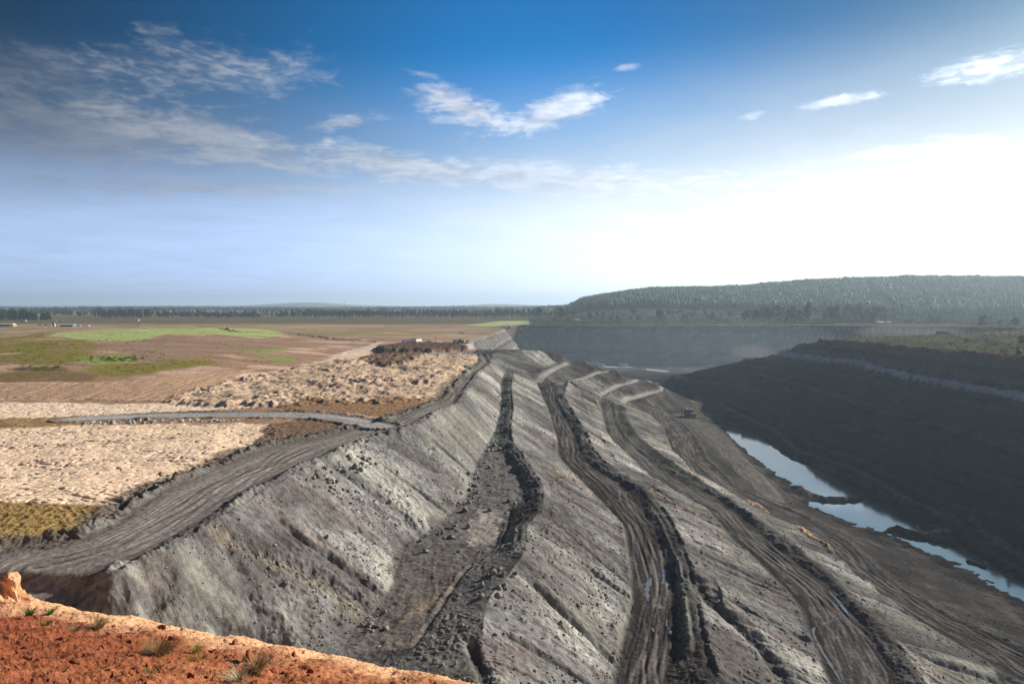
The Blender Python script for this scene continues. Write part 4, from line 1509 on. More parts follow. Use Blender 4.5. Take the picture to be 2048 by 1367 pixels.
def tree_proto(kind, h, per, size, leaf, seed, label, cat, group, parts=True, r=.03):
    rng = np.random.RandomState(seed)
    v, f = crown_arrays(rng, h, clumps_for(kind, rng, h), per, size * h)
    tb = trunk_mb(rng, h, r * h, 5 if kind != 'pine' else 2)
    nm = {'euc': 'eucalyptus_tree', 'pine': 'pine_tree', 'round': 'broadleaf_tree', 'umbrella': 'umbrella_tree', 'bush': 'bush'}[kind]
    if parts:
        o = tb.build('trunk', M_BARK)
        root = empty(nm)
        o.parent = root
        c = bpy.data.objects.new('crown', np_mesh('crown', v, f, [leaf]))
        COL.objects.link(c)
        c.parent = root
    else:
        tv, tf = np.array(tb.v), tb.f
        quads = [q for q in tf if len(q) == 4]
        co = np.concatenate([v, tv])
        fa = np.concatenate([f, np.array(quads) + len(v)])
        mi = np.concatenate([np.zeros(len(f)), np.ones(len(quads))])
        root = bpy.data.objects.new(nm, np_mesh(nm, co, fa, [leaf, M_BARK], mi))
        COL.objects.link(root)
    tag(root, label, cat, group)
    return root


_used = set()


def plant(proto, loc, scale=1.0, label=None, group=None):
    if id(proto) in _used:
        o = copy_tree(proto)
    else:
        _used.add(id(proto))
        o = proto
    o.location = loc
    o.rotation_euler = (0, 0, random.uniform(0, 6.28))
    w = scale * random.uniform(.88, 1.15)
    o.scale = (w, w, scale)
    if label:
        o['label'] = label
    if group:
        o['group'] = group
    return o


def px_height(h_px, dist_y):
    return h_px / FPX * dist_y


def plant_px(proto, base_h, u, v, h_px, **kw):
    p = on_ground(u, v)
    return plant(proto, p - Vector((0, 0, .2)), px_height(h_px, p.y) / base_h, **kw)


def vegetation():
    # the long treeline on the plain
    lab = 'slender grey-green eucalyptus in the long row at the far edge of the plain'
    grp = 'trees in the long row across the plain'
    row = [tree_proto('euc', 18, 26, .042, M_EUC, 10 + i, lab, 'tree', grp, False) for i in range(5)]
    u = 520
    while u < 1136:
        big = .75 + .35 * float(perlin(np.array([u / 60.0]), np.array([0.3]), 3)[0] + .5)
        for k in range(2 if u > 660 else 1):
            plant_px(random.choice(row), 18, u + random.uniform(-3, 3), 636.5 + random.uniform(-2.0, 1.0), 17.5 * big * random.uniform(.75, 1.15))
        u += random.uniform(4.2, 6.0) if u > 600 else random.uniform(7, 12)
    # low wood on the left of the plain
    lab = 'hazy low tree of the wood behind the grass hill'
    grp = 'trees of the wood behind the grass hill'
    wood = [tree_proto('round' if i < 3 else 'euc', 16, 22, .055, M_EUC, 30 + i, lab, 'tree', grp, False) for i in range(5)]
    for u, v, h in [(random.uniform(190, 325), random.uniform(634, 637), random.uniform(12, 18)) for _ in range(46)] + [(random.uniform(325, 520), random.uniform(633, 637), random.uniform(7, 12)) for _ in range(46)] + \
            [(random.uniform(105, 195), random.uniform(629, 633), random.uniform(6, 10)) for _ in range(26)]:
        plant_px(random.choice(wood), 16, u, v, h)
    # dark wood at the left edge
    lab = 'dark pine packed in the block of wood at the far left edge'
    grp = 'pines of the dark wood at the left edge'
    pines = [tree_proto('pine', 20, 24, .05, M_PINE, 50 + i, lab, 'tree', grp, False) for i in range(4)]
    for i in range(70):
        u = random.uniform(-25, 102)
        plant_px(random.choice(pines), 20, u, random.uniform(638, 641), (20 if u < 60 else 16) * random.uniform(.75, 1.1))
    # trees between the far wall and the wooded hill
    grp = 'trees scattered below the wooded hill'
    kinds = [
        ('round', 14, 60, .045, M_SCRUB, 'rounded olive-green tree in the scrub below the wooded hill'),
        ('umbrella', 15, 50, .042, M_PALE, 'pale flat-topped tree in the scrub below the wooded hill'),
        ('euc', 18, 46, .036, M_EUC, 'tall open grey-green tree in the scrub below the wooded hill'),
        ('round', 13, 60, .045, M_PINE, 'dark dense tree in the scrub below the wooded hill'),
        ('euc', 17, 40, .036, M_PALE, 'tall thin pale tree in the scrub below the wooded hill'),
    ]
    sc = [(tree_proto(k, h, n, s, lf, 70 + i, lb, 'tree', grp), h) for i, (k, h, n, s, lf, lb) in enumerate(kinds)]
    spots = []
    for u in range(1070, 2060, 9):
        spots.append((u + random.uniform(-5, 5), random.uniform(641, 648), random.uniform(9, 17)))
    for u in range(1130, 2060, 12):
        spots.append((u + random.uniform(-6, 6), random.uniform(634, 640), random.uniform(12, 20)))
    for u in list(range(1500, 1790, 11)):
        spots.append((u + random.uniform(-6, 6), random.uniform(640, 647), random.uniform(22, 38)))
    for u, v, h in spots:
        pr, bh = random.choice(sc)
        plant_px(pr, bh, u, v, h)
    # single trees that stand out
    one = [
        (1122, 641, 26, 'euc', M_EUC, 'tall grey-green tree left of the wooded hill above the far wall'),
        (1078, 637, 24, 'round', M_EUC, 'big dark tree at the right end of the treeline'),
        (1425, 644, 20, 'round', M_SCRUB, 'lone round bushy tree on the bare strip above the far wall'),
        (1367, 646, 20, 'round', M_SCRUB, 'broad green tree in front of the scrub above the far wall'),
        (1318, 646, 30, 'round', M_PALE, 'spreading tree with brownish crown above the middle of the far wall'),
        (1612, 646, 42, 'euc', M_EUC, 'tallest ragged tree standing over the scrub right of the far wall'),
        (1696, 644, 36, 'umbrella', M_EUC, 'wide crowned tree below the gap between the two plantation blocks'),
        (1668, 645, 32, 'euc', M_PALE, 'tall pale tree with a narrow crown in the scrub'),
        (1758, 645, 34, 'umbrella', M_PALE, 'leaning pale tree at the right end of the tall scrub'),
        (1965, 655, 27, 'round', M_PINE, 'dark rounded tree behind the haul truck on the right plateau'),
        (1932, 688, 16, 'bush', M_PINE, 'dark green bush near the pole on the right plateau'),
        (2000, 652, 16, 'round', M_PINE, 'low dark tree right of the rounded dark tree'),
        (2030, 655, 22, 'round', M_PINE, 'dark spreading tree at the right edge of the plateau'),
        (2006, 712, 16, 'bush', M_PINE, 'dark bushy shrub by the tall thin power pole at the right edge'),
        (2036, 716, 20, 'round', M_PINE, 'dark round tree at the very right edge of the wall top'),
        (2042, 690, 22, 'round', M_EUC, 'grey-green tree at the right edge behind the power pole'),
        (1990, 690, 12, 'bush', M_EUC, 'low grey-green bush left of the power pole at the right edge'),
        (714, 636.5, 5, 'bush', M_BUSH, 'yellow-green bush in front of the long treeline'),
    ]
    for i, (u, v, h, k, lf, lb) in enumerate(one):
        pr = tree_proto(k, 15, 90, .036, lf, 200 + i, lb, 'tree' if k != 'bush' else 'bush', None, k != 'bush')
        plant_px(pr, 15, u, v, h)
    # bright shrubs on the bank of the grass hill
    grp = 'yellow-green shrubs on the brown bank below the grass hill'
    sh = [tree_proto('bush', 3, 40, .10, M_BUSH, 300 + i, 'yellow-green shrub on the brown bank below the grass hill', 'shrub', grp, False) for i in range(3)]
    for _ in range(60):
        t = random.random()
        u = random.choice([random.uniform(150, 285), random.uniform(205, 275), random.uniform(-20, 150)])
        v = 722 - 8 * t if u > 150 else random.choice([733, 741, 688]) + random.uniform(-2, 2)
        if u < 150:
            v = random.choice([733, 689]) + random.uniform(-1.5, 1.5)
        p = on_ground(u, v)
        plant(random.choice(sh), p - Vector((0, 0, .25)), random.uniform(.25, .7) * (1.0 if u > 150 else .6))
    # scrub that nobody could count
    rng = np.random.RandomState(5)
    pts = []
    for _ in range(8200):
        u = rng.uniform(1060, 2080)
        y = rng.uniform(1035, 1640)
        pts.append(((u - 1024) / FPX * y, y, rng.uniform(1.2, 4.2)))
    for _ in range(4200):
        y = rng.uniform(330, 800)
        x = rng.uniform(278, 680)
        if y > 590 and x < 280 + (y - 595) * 1.8:
            continue
        if float(perlin(np.array([x / 30]), np.array([y / 24]), 77)[0]) < -.12:
            continue
        pts.append((x, y, rng.uniform(.3, 1.6) * (1.6 if rng.rand() < .08 else 1)))
    for _ in range(900):
        y = rng.uniform(800, 1060)
        x = rng.uniform(620, 900)
        pts.append((x, y, rng.uniform(1.0, 3.2)))
    pts = np.array(pts)
    z = base_z(pts[:, 0], pts[:, 1])
    ok = (sdist(PIT, pts[:, 0], pts[:, 1]) < -3)
    pts, z = pts[ok], z[ok]
    n, per = len(pts), 16
    c = rng.normal(size=(n, per, 3))
    c /= np.linalg.norm(c, axis=2)[:, :, None]
    hh = pts[:, 2][:, None]
    pos = np.stack([pts[:, 0][:, None] + c[:, :, 0] * hh * .8, pts[:, 1][:, None] + c[:, :, 1] * hh * .8, z[:, None] + hh * (.42 + .5 * c[:, :, 2])], -1)
    a = rng.normal(size=(n, per, 3))
    a /= np.linalg.norm(a, axis=2)[:, :, None]
    b = np.cross(a, rng.normal(size=(n, per, 3)))
    b /= np.linalg.norm(b, axis=2)[:, :, None]
    s = (hh * .36)[:, :, None] * rng.uniform(.6, 1.4, (n, per, 1))
    q = np.stack([pos - a * s, pos - b * s * .6, pos + a * s, pos + b * s * .6], 2).reshape(-1, 3)
    mi = np.repeat(rng.randint(0, 3, n), per)
    o = bpy.data.objects.new('undergrowth', np_mesh('undergrowth', q, np.arange(len(q)).reshape(-1, 4), [M_SCRUB, M_PALE, M_EUC], mi))
    COL.objects.link(o)
    tag(o, 'low grey-green scrub between the far wall and the wooded hill and on the right plateau', 'scrub', None, 'stuff')


def weeds():
    """low weeds and grass clumps on the old terraces, nobody could count them"""
    rng = np.random.RandomState(41)
    P = []
    for _ in range(2600):
        if rng.rand() < .7:
            u, v = rng.uniform(-80, 330), rng.uniform(664, 746)
        else:
            u, v = rng.uniform(200, 600), rng.uniform(655, 735)
        g = G(u, v)
        if float(perlin(np.array([g[0] / 26]), np.array([g[1] / 40]), 91)[0]) + .35 * rng.rand() < .12:
            continue
        P.append((g[0], g[1], rng.uniform(.15, .6)))
    for _ in range(500):
        u, v = rng.uniform(-80, 540), rng.uniform(800, 1010)
        g = G(u, v)
        if float(perlin(np.array([g[0] / 12]), np.array([g[1] / 10]), 93)[0]) < .18:
            continue
        P.append((g[0], g[1], rng.uniform(.08, .25)))
    P = np.array(P)
    n, per = len(P), 9
    z = np.array([surf_z(x, y) for x, y, _ in P])
    c = rng.normal(size=(n, per, 3))
    c /= np.linalg.norm(c, axis=2)[:, :, None]
    hh = P[:, 2][:, None]
    pos = np.stack([P[:, 0][:, None] + c[:, :, 0] * hh * 1.6, P[:, 1][:, None] + c[:, :, 1] * hh * 1.6, z[:, None] + hh * (.4 + .4 * c[:, :, 2])], -1)
    a = rng.normal(size=(n, per, 3))
    a /= np.linalg.norm(a, axis=2)[:, :, None]
    b = np.cross(a, rng.normal(size=(n, per, 3)))
    b /= np.linalg.norm(b, axis=2)[:, :, None]
    q = (hh * .5)[:, :, None] * rng.uniform(.6, 1.4, (n, per, 1))
    v = np.stack([pos - a * q, pos - b * q * .5, pos + a * q, pos + b * q * .5], 2).reshape(-1, 3)
    o = bpy.data.objects.new('weeds', np_mesh('weeds', v, np.arange(len(v)).reshape(-1, 4), [M_BUSH, M_SCRUB], np.repeat((rng.rand(n) < .5).astype(int), per)))
    COL.objects.link(o)
    tag(o, 'low yellow-green weeds scattered over the terraces and bare ground on the left', 'weeds', None, 'stuff')


weeds()


def forest_tone():
    g = NT(M_FOREST.node_tree)
    b = g.n['Principled BSDF']
    geo = g.new('ShaderNodeNewGeometry')
    big = g.noise(geo.outputs['Position'], .012, 4, .6)
    src = b.inputs['Base Color'].links[0].from_socket
    tint = g.mix(g.ss(big, .35, .65), (.75, .85, .95), (1.6, 1.45, .95))
    new = g.vmath('MULTIPLY', src, tint)
    for l in list(src.links):
        if l.to_node != new.node:
            g.l.new(new, l.to_socket)


forest_tone()


def forest():
    """the plantation on the hill: rows of slender trees, one mass"""
    rng = np.random.RandomState(9)
    ks = np.array([.06, .085, .20, .35, .50, .555, .562, .80, 1.2])
    y0 = np.array([1900, 1820, 1720, 1640, 1560, 1520, 1370, 1360, 1360.])
    gx, gy = np.meshgrid(np.arange(120, 2300, 7.6), np.arange(1340, 2560, 10.5))
    x, y = gx.ravel() + rng.uniform(-1.3, 1.3, gx.size), gy.ravel() + rng.uniform(-1.5, 1.5, gx.size)
    k = x / y
    front = np.interp(k, ks, y0) + 25 * perlin(x / 60, y / 60, 5)
    ok = (y > front) & (k > .082 + .010 * perlin(x / 40, y / 40, 6)) & (k < .86)
    # a track that climbs between the two blocks, and bare gaps
    trk, _, _ = pcoord([(830, 1500), (930, 1700), (1010, 1950), (1150, 2200)], x, y)
    ok &= ~(np.abs(trk) < 11)
    trk2, _, _ = pcoord([(860, 1650), (1100, 1760), (1500, 1800), (1900, 1820)], x, y)
    ok &= ~(np.abs(trk2) < 7)
    ok &= (fbm(x / 55, y / 38, 3, 18) < .40) & (rng.rand(len(x)) < .93)
    x, y = x[ok], y[ok]
    z = base_z(x, y)
    n = len(x)
    h = (20 + 5 * perlin(x / 60, y / 60, 8) + 3 * perlin(x / 22, y / 22, 12)) * rng.uniform(.74, 1.2, n)
    h = h * (.35 + .65 * sstep(.080, .105, x / y))
    block = (y < 1760) & (x / y > .555)
    h = np.where(block, h * 1.1, h)
    ns = 6
    prof = [(.18, .45), (.50, 1.0), (.80, .72), (1.0, .12)]
    w = h * rng.uniform(.16, .24, n)
    V = []
    for (t, r) in prof:
        for i in range(ns):
            an = 2 * np.pi * i / ns + rng.uniform(-.4, .4, n)
            rr = w * r * rng.uniform(.55, 1.25, n)
            V.append(np.stack([x + rr * np.cos(an), y + rr * np.sin(an), z + h * (t + rng.uniform(-.05, .05, n))], -1))
    V = np.stack(V, 1)                      # n, 4*ns, 3
    F = []
    for r in range(3):
        for i in range(ns):
            a, b = r * ns + i, r * ns + (i + 1) % ns
            F.append((a, b, b + ns, a + ns))
    F = np.array(F)
    fa = (F[None] + (np.arange(n) * 4 * ns)[:, None, None]).reshape(-1, 4)
    o = bpy.data.objects.new('forest', np_mesh('forest', V.reshape(-1, 3), fa, [M_FOREST]))
    COL.objects.link(o)
    tag(o, 'dense plantation of slender trees covering the long hill on the right', 'forest', None, 'stuff')
    print('forest trees', n)


def distant_woods():
    """hazy belts of trees on the far plain, too far off to count"""
    rng = np.random.RandomState(17)
    P = []
    for _ in range(150):
        y = rng.uniform(1950, 6500)
        k = rng.uniform(-.85, .12) if rng.rand() < .8 else rng.uniform(-.85, .9)
        L = rng.uniform(60, 420) * y / 3000
        n = int(L / 5)
        h = rng.uniform(9, 20)
        t = rng.uniform(-.5, .5, n) * L
        ang = rng.uniform(-.25, .25)
        P.append(np.stack([k * y + t * math.cos(ang), y + t * math.sin(ang) + rng.normal(0, 12, n), h * rng.uniform(.6, 1.2, n)], 1))
    P = np.concatenate(P)
    z = base_z(P[:, 0], P[:, 1])
    n, per = len(P), 14
    c = rng.normal(size=(n, per, 3))
    c /= np.linalg.norm(c, axis=2)[:, :, None]
    hh = P[:, 2][:, None]
    pos = np.stack([P[:, 0][:, None] + c[:, :, 0] * hh * .36, P[:, 1][:, None] + c[:, :, 1] * hh * .36, z[:, None] + hh * (.5 + .42 * c[:, :, 2])], -1)
    a = rng.normal(size=(n, per, 3))
    a /= np.linalg.norm(a, axis=2)[:, :, None]
    b = np.cross(a, rng.normal(size=(n, per, 3)))
    b /= np.linalg.norm(b, axis=2)[:, :, None]
    q = (hh * .24)[:, :, None] * rng.uniform(.6, 1.4, (n, per, 1))
    v = np.stack([pos - a * q, pos - b * q * .7, pos + a * q, pos + b * q * .7], 2).reshape(-1, 3)
    o = bpy.data.objects.new('distant_woods', np_mesh('distant_woods', v, np.arange(len(v)).reshape(-1, 4), [M_EUC]))
    COL.objects.link(o)
    tag(o, 'hazy belts of trees on the far plain along the horizon', 'woods', None, 'stuff')
    print('distant trees', n)


vegetation()
forest()
distant_woods()


# ================================================================= rocks
M_ROCK = plain_material('claystone_rock', (.205, .20, .185), .9, 0, .35, 1.2, (.13, .12, .11), .2)
M_ROCKD = plain_material('dark_rock', (.165, .158, .15), .9, 0, .3, 1.2, (.2, .19, .17), .2)
M_ROCKP = plain_material('pale_rock', (.36, .36, .345), .9, 0, .3, 1.2, (.22, .21, .20), .2)
M_CLOD = plain_material('orange_clay', (.50, .27, .14), .95, 0, .35, 3, (.60, .42, .27), .1)
M_REDCLOD = plain_material('red_clay', (.20, .06, .028), .95, 0, .3, 5, (.42, .17, .08), .1)
M_RAW = plain_material('ochre_clay', (.46, .29, .15), .95, 0, .3, 2, (.30, .17, .09), .1)


def rock_arrays(rng, sub=1):
    bm = bmesh.new()
    bmesh.ops.create_icosphere(bm, subdivisions=sub, radius=1)
    v = np.array([tuple(q.co) for q in bm.verts])
    f = np.array([[q.index for q in fc.verts] for fc in bm.faces])
    bm.free()
    # cut by a few planes: flat broken faces
    for _ in range(11):
        nrm = rng.normal(size=3)
        nrm /= np.linalg.norm(nrm)
        d = v @ nrm
        lim = rng.uniform(.38, .72)
        v = v - np.maximum(d - lim, 0)[:, None] * nrm[None, :]
    v *= rng.uniform(.7, 1.25, 3)
    v += rng.normal(size=v.shape) * .05
    return v, f


def boulder(loc, size, mats, meshes, label, group, flat=.75, name='boulder'):
    me = random.choice(meshes)
    o = bpy.data.objects.new(name, me)
    COL.objects.link(o)
    o.location = Vector(loc) + Vector((0, 0, size * .22))
    o.rotation_euler = (random.uniform(-.4, .4), random.uniform(-.4, .4), random.uniform(0, 6.28))
    o.scale = (size * random.uniform(.8, 1.25), size * random.uniform(.7, 1.1), size * random.uniform(.6, 1.0) * flat / .75)
    return tag(o, label, 'boulder' if name == 'boulder' else 'rock', group)


def rocks():
    rng = np.random.RandomState(21)
    grey = [np_mesh('boulder', *rock_arrays(rng, 2), [M_ROCK]) for _ in range(6)]
    pale = [np_mesh('boulder', *rock_arrays(rng, 2), [M_ROCKP]) for _ in range(4)]
    dark = [np_mesh('boulder', *rock_arrays(rng, 2), [M_ROCKD]) for _ in range(4)]

    def scatter(n, poly, smin, smax, label, group, meshes, power=2.2):
        us = [p[0] for p in poly]
        vs = [p[1] for p in poly]
        k = 0
        while k < n:
            u, v = random.uniform(min(us), max(us)), random.uniform(min(vs), max(vs))
            if sdist(poly, np.array([u]), np.array([v]))[0] < 0:
                continue
            p = on_ground(u, v)
            boulder(p, (smin + (smax - smin) * random.random() ** power) * .5, None, meshes, label, group)
            k += 1
    scatter(58, [(905, 985), (950, 935), (975, 880), (1008, 905), (1012, 935), (985, 980), (950, 1020), (915, 1025)], .8, 2.6, 'grey broken boulder in the rockfall at the head of the first bench', 'boulders fallen on the first bench', grey)
    scatter(34, [(985, 860), (1000, 780), (1016, 790), (1016, 850), (1000, 880)], .8, 2.2, 'dark rock in the narrow gully between the first two spoil ridges', 'rocks in the narrow gully', grey + dark)
    scatter(46, [(640, 932), (690, 905), (745, 925), (770, 940), (700, 960), (655, 985), (620, 955)], .6, 2.0, 'pale angular rock spilled over the crest beside the haul road', 'pale rocks spilled over the crest', grey)
    scatter(22, [(655, 985), (700, 975), (740, 1010), (700, 1015)], .5, 1.3, 'pale angular rock spilled over the crest beside the haul road', 'pale rocks spilled over the crest', grey)
    scatter(85, [(165, 844), (300, 839), (480, 840), (480, 845), (300, 847), (165, 849)], .8, 2.4, 'grey-white rock in the line of rocks along the gravel track', 'rocks along the gravel track', pale)
    scatter(26, [(860, 1055), (920, 1050), (915, 1080), (880, 1085)], .6, 1.8, 'dark lump of spoil at the toe of the first tip', 'dark lumps at the toe of the first tip', dark)
    scatter(24, [(955, 1140), (1010, 1128), (1060, 1180), (1020, 1215), (950, 1215)], .8, 2.2, 'greenish-grey block on the mound beside the first bench', 'blocks on the mound', grey)
    scatter(16, [(720, 1235), (770, 1240), (775, 1262), (725, 1268)], .6, 1.6, 'grey lump in the small heap at the foot of the first slope', 'lumps in the small heap', grey)
    for u, v, s, m, lb in [(1018, 1003, 1.5, dark, 'dark pointed boulder standing on the flat of the first bench'),
                           (1030, 1007, 1.3, grey, 'pale rounded boulder next to the dark pointed one on the first bench'),
                           (979, 1022, 1.4, grey, 'pale flat boulder on the silt of the first bench'),
                           (938, 1053, 1.2, grey, 'pale boulder left of the pale silt patch'),
                           (918, 1104, 1.1, grey, 'flat pale slab lying alone on the brown silt'),
                           (852, 1103, 1.6, dark, 'round dark boulder left of the flat pale slab'),
                           (842, 1082, 1.2, grey, 'pale boulder at the toe of the slope above the round dark boulder'),
                           (655, 1086, 1.1, dark, 'lone dark block stuck half way down the first slope'),
                           (997, 1010, .9, grey, 'small pale boulder in the middle of the first bench flat'),
                           (770, 1224, 1.0, dark, 'small dark boulder on the near end of the first bench'),
                           (1885, 1200, .8, grey, 'single white rock beside the lowest haul road'),
                           (1978, 699, 1.2, grey, 'white rock in the grass of the right plateau'),
                           (1362, 1108, .9, grey, 'pale boulder on the ridge right of the second bench road'),
                           (1551, 1176, 1.0, dark, 'dark boulder at the left edge of the third bench road')]:
        boulder(on_ground(u, v), s * .6, None, m, lb, None, .9)
    # loose rubble over all the tips: nobody could count it
    n = 90000
    k = rng.uniform(-.62, .80, n)
    y = 82 * (520 / 82) ** rng.uniform(0, 1, n) ** 1.15
    x = k * y
    dens = fbm(x / 14, y / 14, 3, 61) + .5 * fbm(x / 4, y / 4, 2, 133)
    e2 = 2.0
    slp = np.hypot(base_z(x + e2, y) - base_z(x - e2, y), base_z(x, y + e2) - base_z(x, y - e2)) / (2 * e2)
    keep = (sdist(PIT, x, y) > .3) & (base_z(x, y) > -56) & (x < 150) & ((dens > .12) | (rng.rand(n) < .10)) & ((slp > .2) | (rng.rand(n) < .12))
    for zid, mid, hw in ROADS:
        if zid <= 6:
            d, s, p = pcoord([tuple(q) for q in mid], x, y)
            keep &= ~((np.abs(d) < np.interp(p, np.arange(len(hw)), hw) - .6))
    x, y = x[keep], y[keep]
    j = np.clip(np.searchsorted(_rows, y) - 1, 0, NR - 2)
    z0 = np.empty(len(x))
    Zg, Xg = Z.reshape(NR, NC), X.reshape(NR, NC)
    for jj in np.unique(j):
        m = j == jj
        z0[m] = np.interp(x[m], Xg[jj], Zg[jj])
    n = len(x)
    size = (.07 + .34 * rng.rand(n) ** 3.5) * (1 + .0016 * y)
    protos = [rock_arrays(rng, 1) for _ in range(8)]
    nv, nf = len(protos[0][0]), len(protos[0][1])
    which = rng.randint(0, 8, n)
    PV = np.stack([p[0] for p in protos])
    V = PV[which] * size[:, None, None] * rng.uniform(.7, 1.3, (n, 1, 3))
    a = rng.uniform(0, 6.28, n)
    ca, sa = np.cos(a)[:, None], np.sin(a)[:, None]
    V = np.stack([V[:, :, 0] * ca - V[:, :, 1] * sa, V[:, :, 0] * sa + V[:, :, 1] * ca, V[:, :, 2] * .6], -1)
    V += np.stack([x, y, z0 + size * .2], -1)[:, None, :]
    Fc = protos[0][1][None] + (np.arange(n) * nv)[:, None, None]
    mi = np.repeat(np.where(fbm(x / 20, y / 20, 2, 140) + rng.normal(0, .25, n) > -.25, 0, 1), nf)
    o = bpy.data.objects.new('rubble', np_mesh('rubble', V.reshape(-1, 3), Fc.reshape(-1, 3), [M_ROCK, M_ROCKD], mi))
    COL.objects.link(o)
    tag(o, 'loose grey rubble strewn over the spoil slopes', 'rubble', None, 'stuff')
    print('rubble', n)


rocks()


# ================================================================= puddles
M_PUDDLE = water_material()
M_PUDDLE.name = 'puddle_water'
M_PUDDLE.node_tree.nodes['Principled BSDF'].inputs['Base Color'].default_value = (.17, .175, .18, 1)
M_PUDDLE.node_tree.nodes['Principled BSDF'].inputs['IOR'].default_value = 1.6


def puddle(pts, width, label):
    P3 = smooth_line([tuple(on_ground(*p)) for p in pts], 1.2)
    n = len(P3)
    L, Rr = [], []
    for i, p in enumerate(P3):
        a, b = Vector(P3[max(0, i - 1)]), Vector(P3[min(n - 1, i + 1)])
        d = (b - a)
        nrm = Vector((-d.y, d.x, 0)).normalized()
        w = width * (math.sin(math.pi * (i + .3) / (n - .4)) ** .5 if n > 2 else 1) * random.uniform(.35, 1.1)
        z = sum(P3[k][2] for k in range(max(0, i - 2), min(n, i + 3))) / len(range(max(0, i - 2), min(n, i + 3))) + .06
        q = Vector((p[0], p[1], z))
        L.append(q + nrm * w)
        Rr.append(q - nrm * w)
    me = bpy.data.meshes.new('puddle')
    me.from_pydata([tuple(v) for v in L + Rr], [], [(i, i + 1, n + i + 1, n + i) for i in range(n - 1)])
    me.materials.append(M_PUDDLE)
    o = bpy.data.objects.new('puddle', me)
    COL.objects.link(o)
    tag(o, label, 'puddle', None, 'structure')


puddle([(1324, 1138), (1328, 1152), (1324, 1172)], .55, 'puddle in the right wheel rut of the second bench road')
puddle([(1302, 1158), (1294, 1180), (1296, 1204)], .7, 'long puddle in the left wheel rut of the second bench road')
puddle([(1312, 1210), (1326, 1220)], .8, 'broad puddle across the second bench road')
puddle([(1334, 1240), (1342, 1272)], .6, 'slim puddle at the right side of the second bench road')
puddle([(1304, 1256), (1312, 1270)], .5, 'small puddle low on the second bench road')
puddle([(1658, 1184), (1678, 1206), (1700, 1236)], .55, 'narrow strip of water in the ditch beside the third bench road')
puddle([(1684, 1234), (1650, 1246), (1628, 1256), (1630, 1276), (1642, 1300), (1660, 1328), (1684, 1368)], .5, 'winding trickle of water across the third bench road')
puddle([(1352, 1142), (1356, 1156)], .5, 'small puddle beside the right bank of the second bench road')


# ================================================================= vehicles
M_WHITE = plain_material('white_paint', (.78, .78, .76), .45, 0, .22, 1.2)
M_CREAM = plain_material('cream_paint', (.72, .64, .50), .5, 0, .3, 1.2)
M_YELLOW = plain_material('yellow_paint', (.50, .31, .07), .6, 0, .45, 1.2)
M_RED = plain_material('red_paint', (.38, .06, .035), .5, 0, .3, 1.2)
M_BLUE = plain_material('blue_paint', (.06, .14, .34), .5, 0, .2, 1.2)
M_ORANGE = plain_material('orange_paint', (.62, .22, .06), .5, 0, .25, 1.2)
M_STEEL = plain_material('dark_steel', (.07, .07, .072), .6, .3, .35, 1.2)
M_GREY = plain_material('grey_metal', (.33, .34, .34), .5, .4, .3, 1.2)
M_TYRE = plain_material('tyre_rubber', (.03, .03, .03), .9, 0, .45, 2)
M_GLASS = plain_material('dark_glass', (.02, .025, .03), .1, 0, .1, 1, (.15, .13, .1), .5)
M_ROOF = plain_material('roof_sheet', (.55, .53, .49), .6, .1, .3, .6)
M_WALLP = plain_material('pale_plaster', (.66, .65, .62), .8, 0, .3, .6)
M_TILE = plain_material('clay_tile', (.36, .15, .08), .85, 0, .3, 1)
M_WOOD = plain_material('weathered_wood', (.16, .13, .10), .9, 0, .3, 2)


def wheel(parent, x, y, r, w, hub=M_GREY):
    b = MB()
    prof = [(.70, -.5), (.93, -.5), (1.0, -.32), (1.0, .32), (.93, .5), (.70, .5)]
    n = 16
    vs, fs = [], []
    for (q, t) in prof:
        for i in range(n):
            a = 2 * math.pi * i / n
            vs.append((x + r * q * math.cos(a), y + t * w, r + r * q * math.sin(a)))
    for k in range(len(prof) - 1):
        for i in range(n):
            fs.append((k * n + i, k * n + (i + 1) % n, (k + 1) * n + (i + 1) % n, (k + 1) * n + i))
    b.add(vs, fs)
    o = b.build('wheel', M_TYRE, parent, True)
    h = MB()
    h.tube((x, y - w * .42, r), (x, y + w * .42, r), r * .70, None, 12)
    h.build('rim', hub, o)
    return o


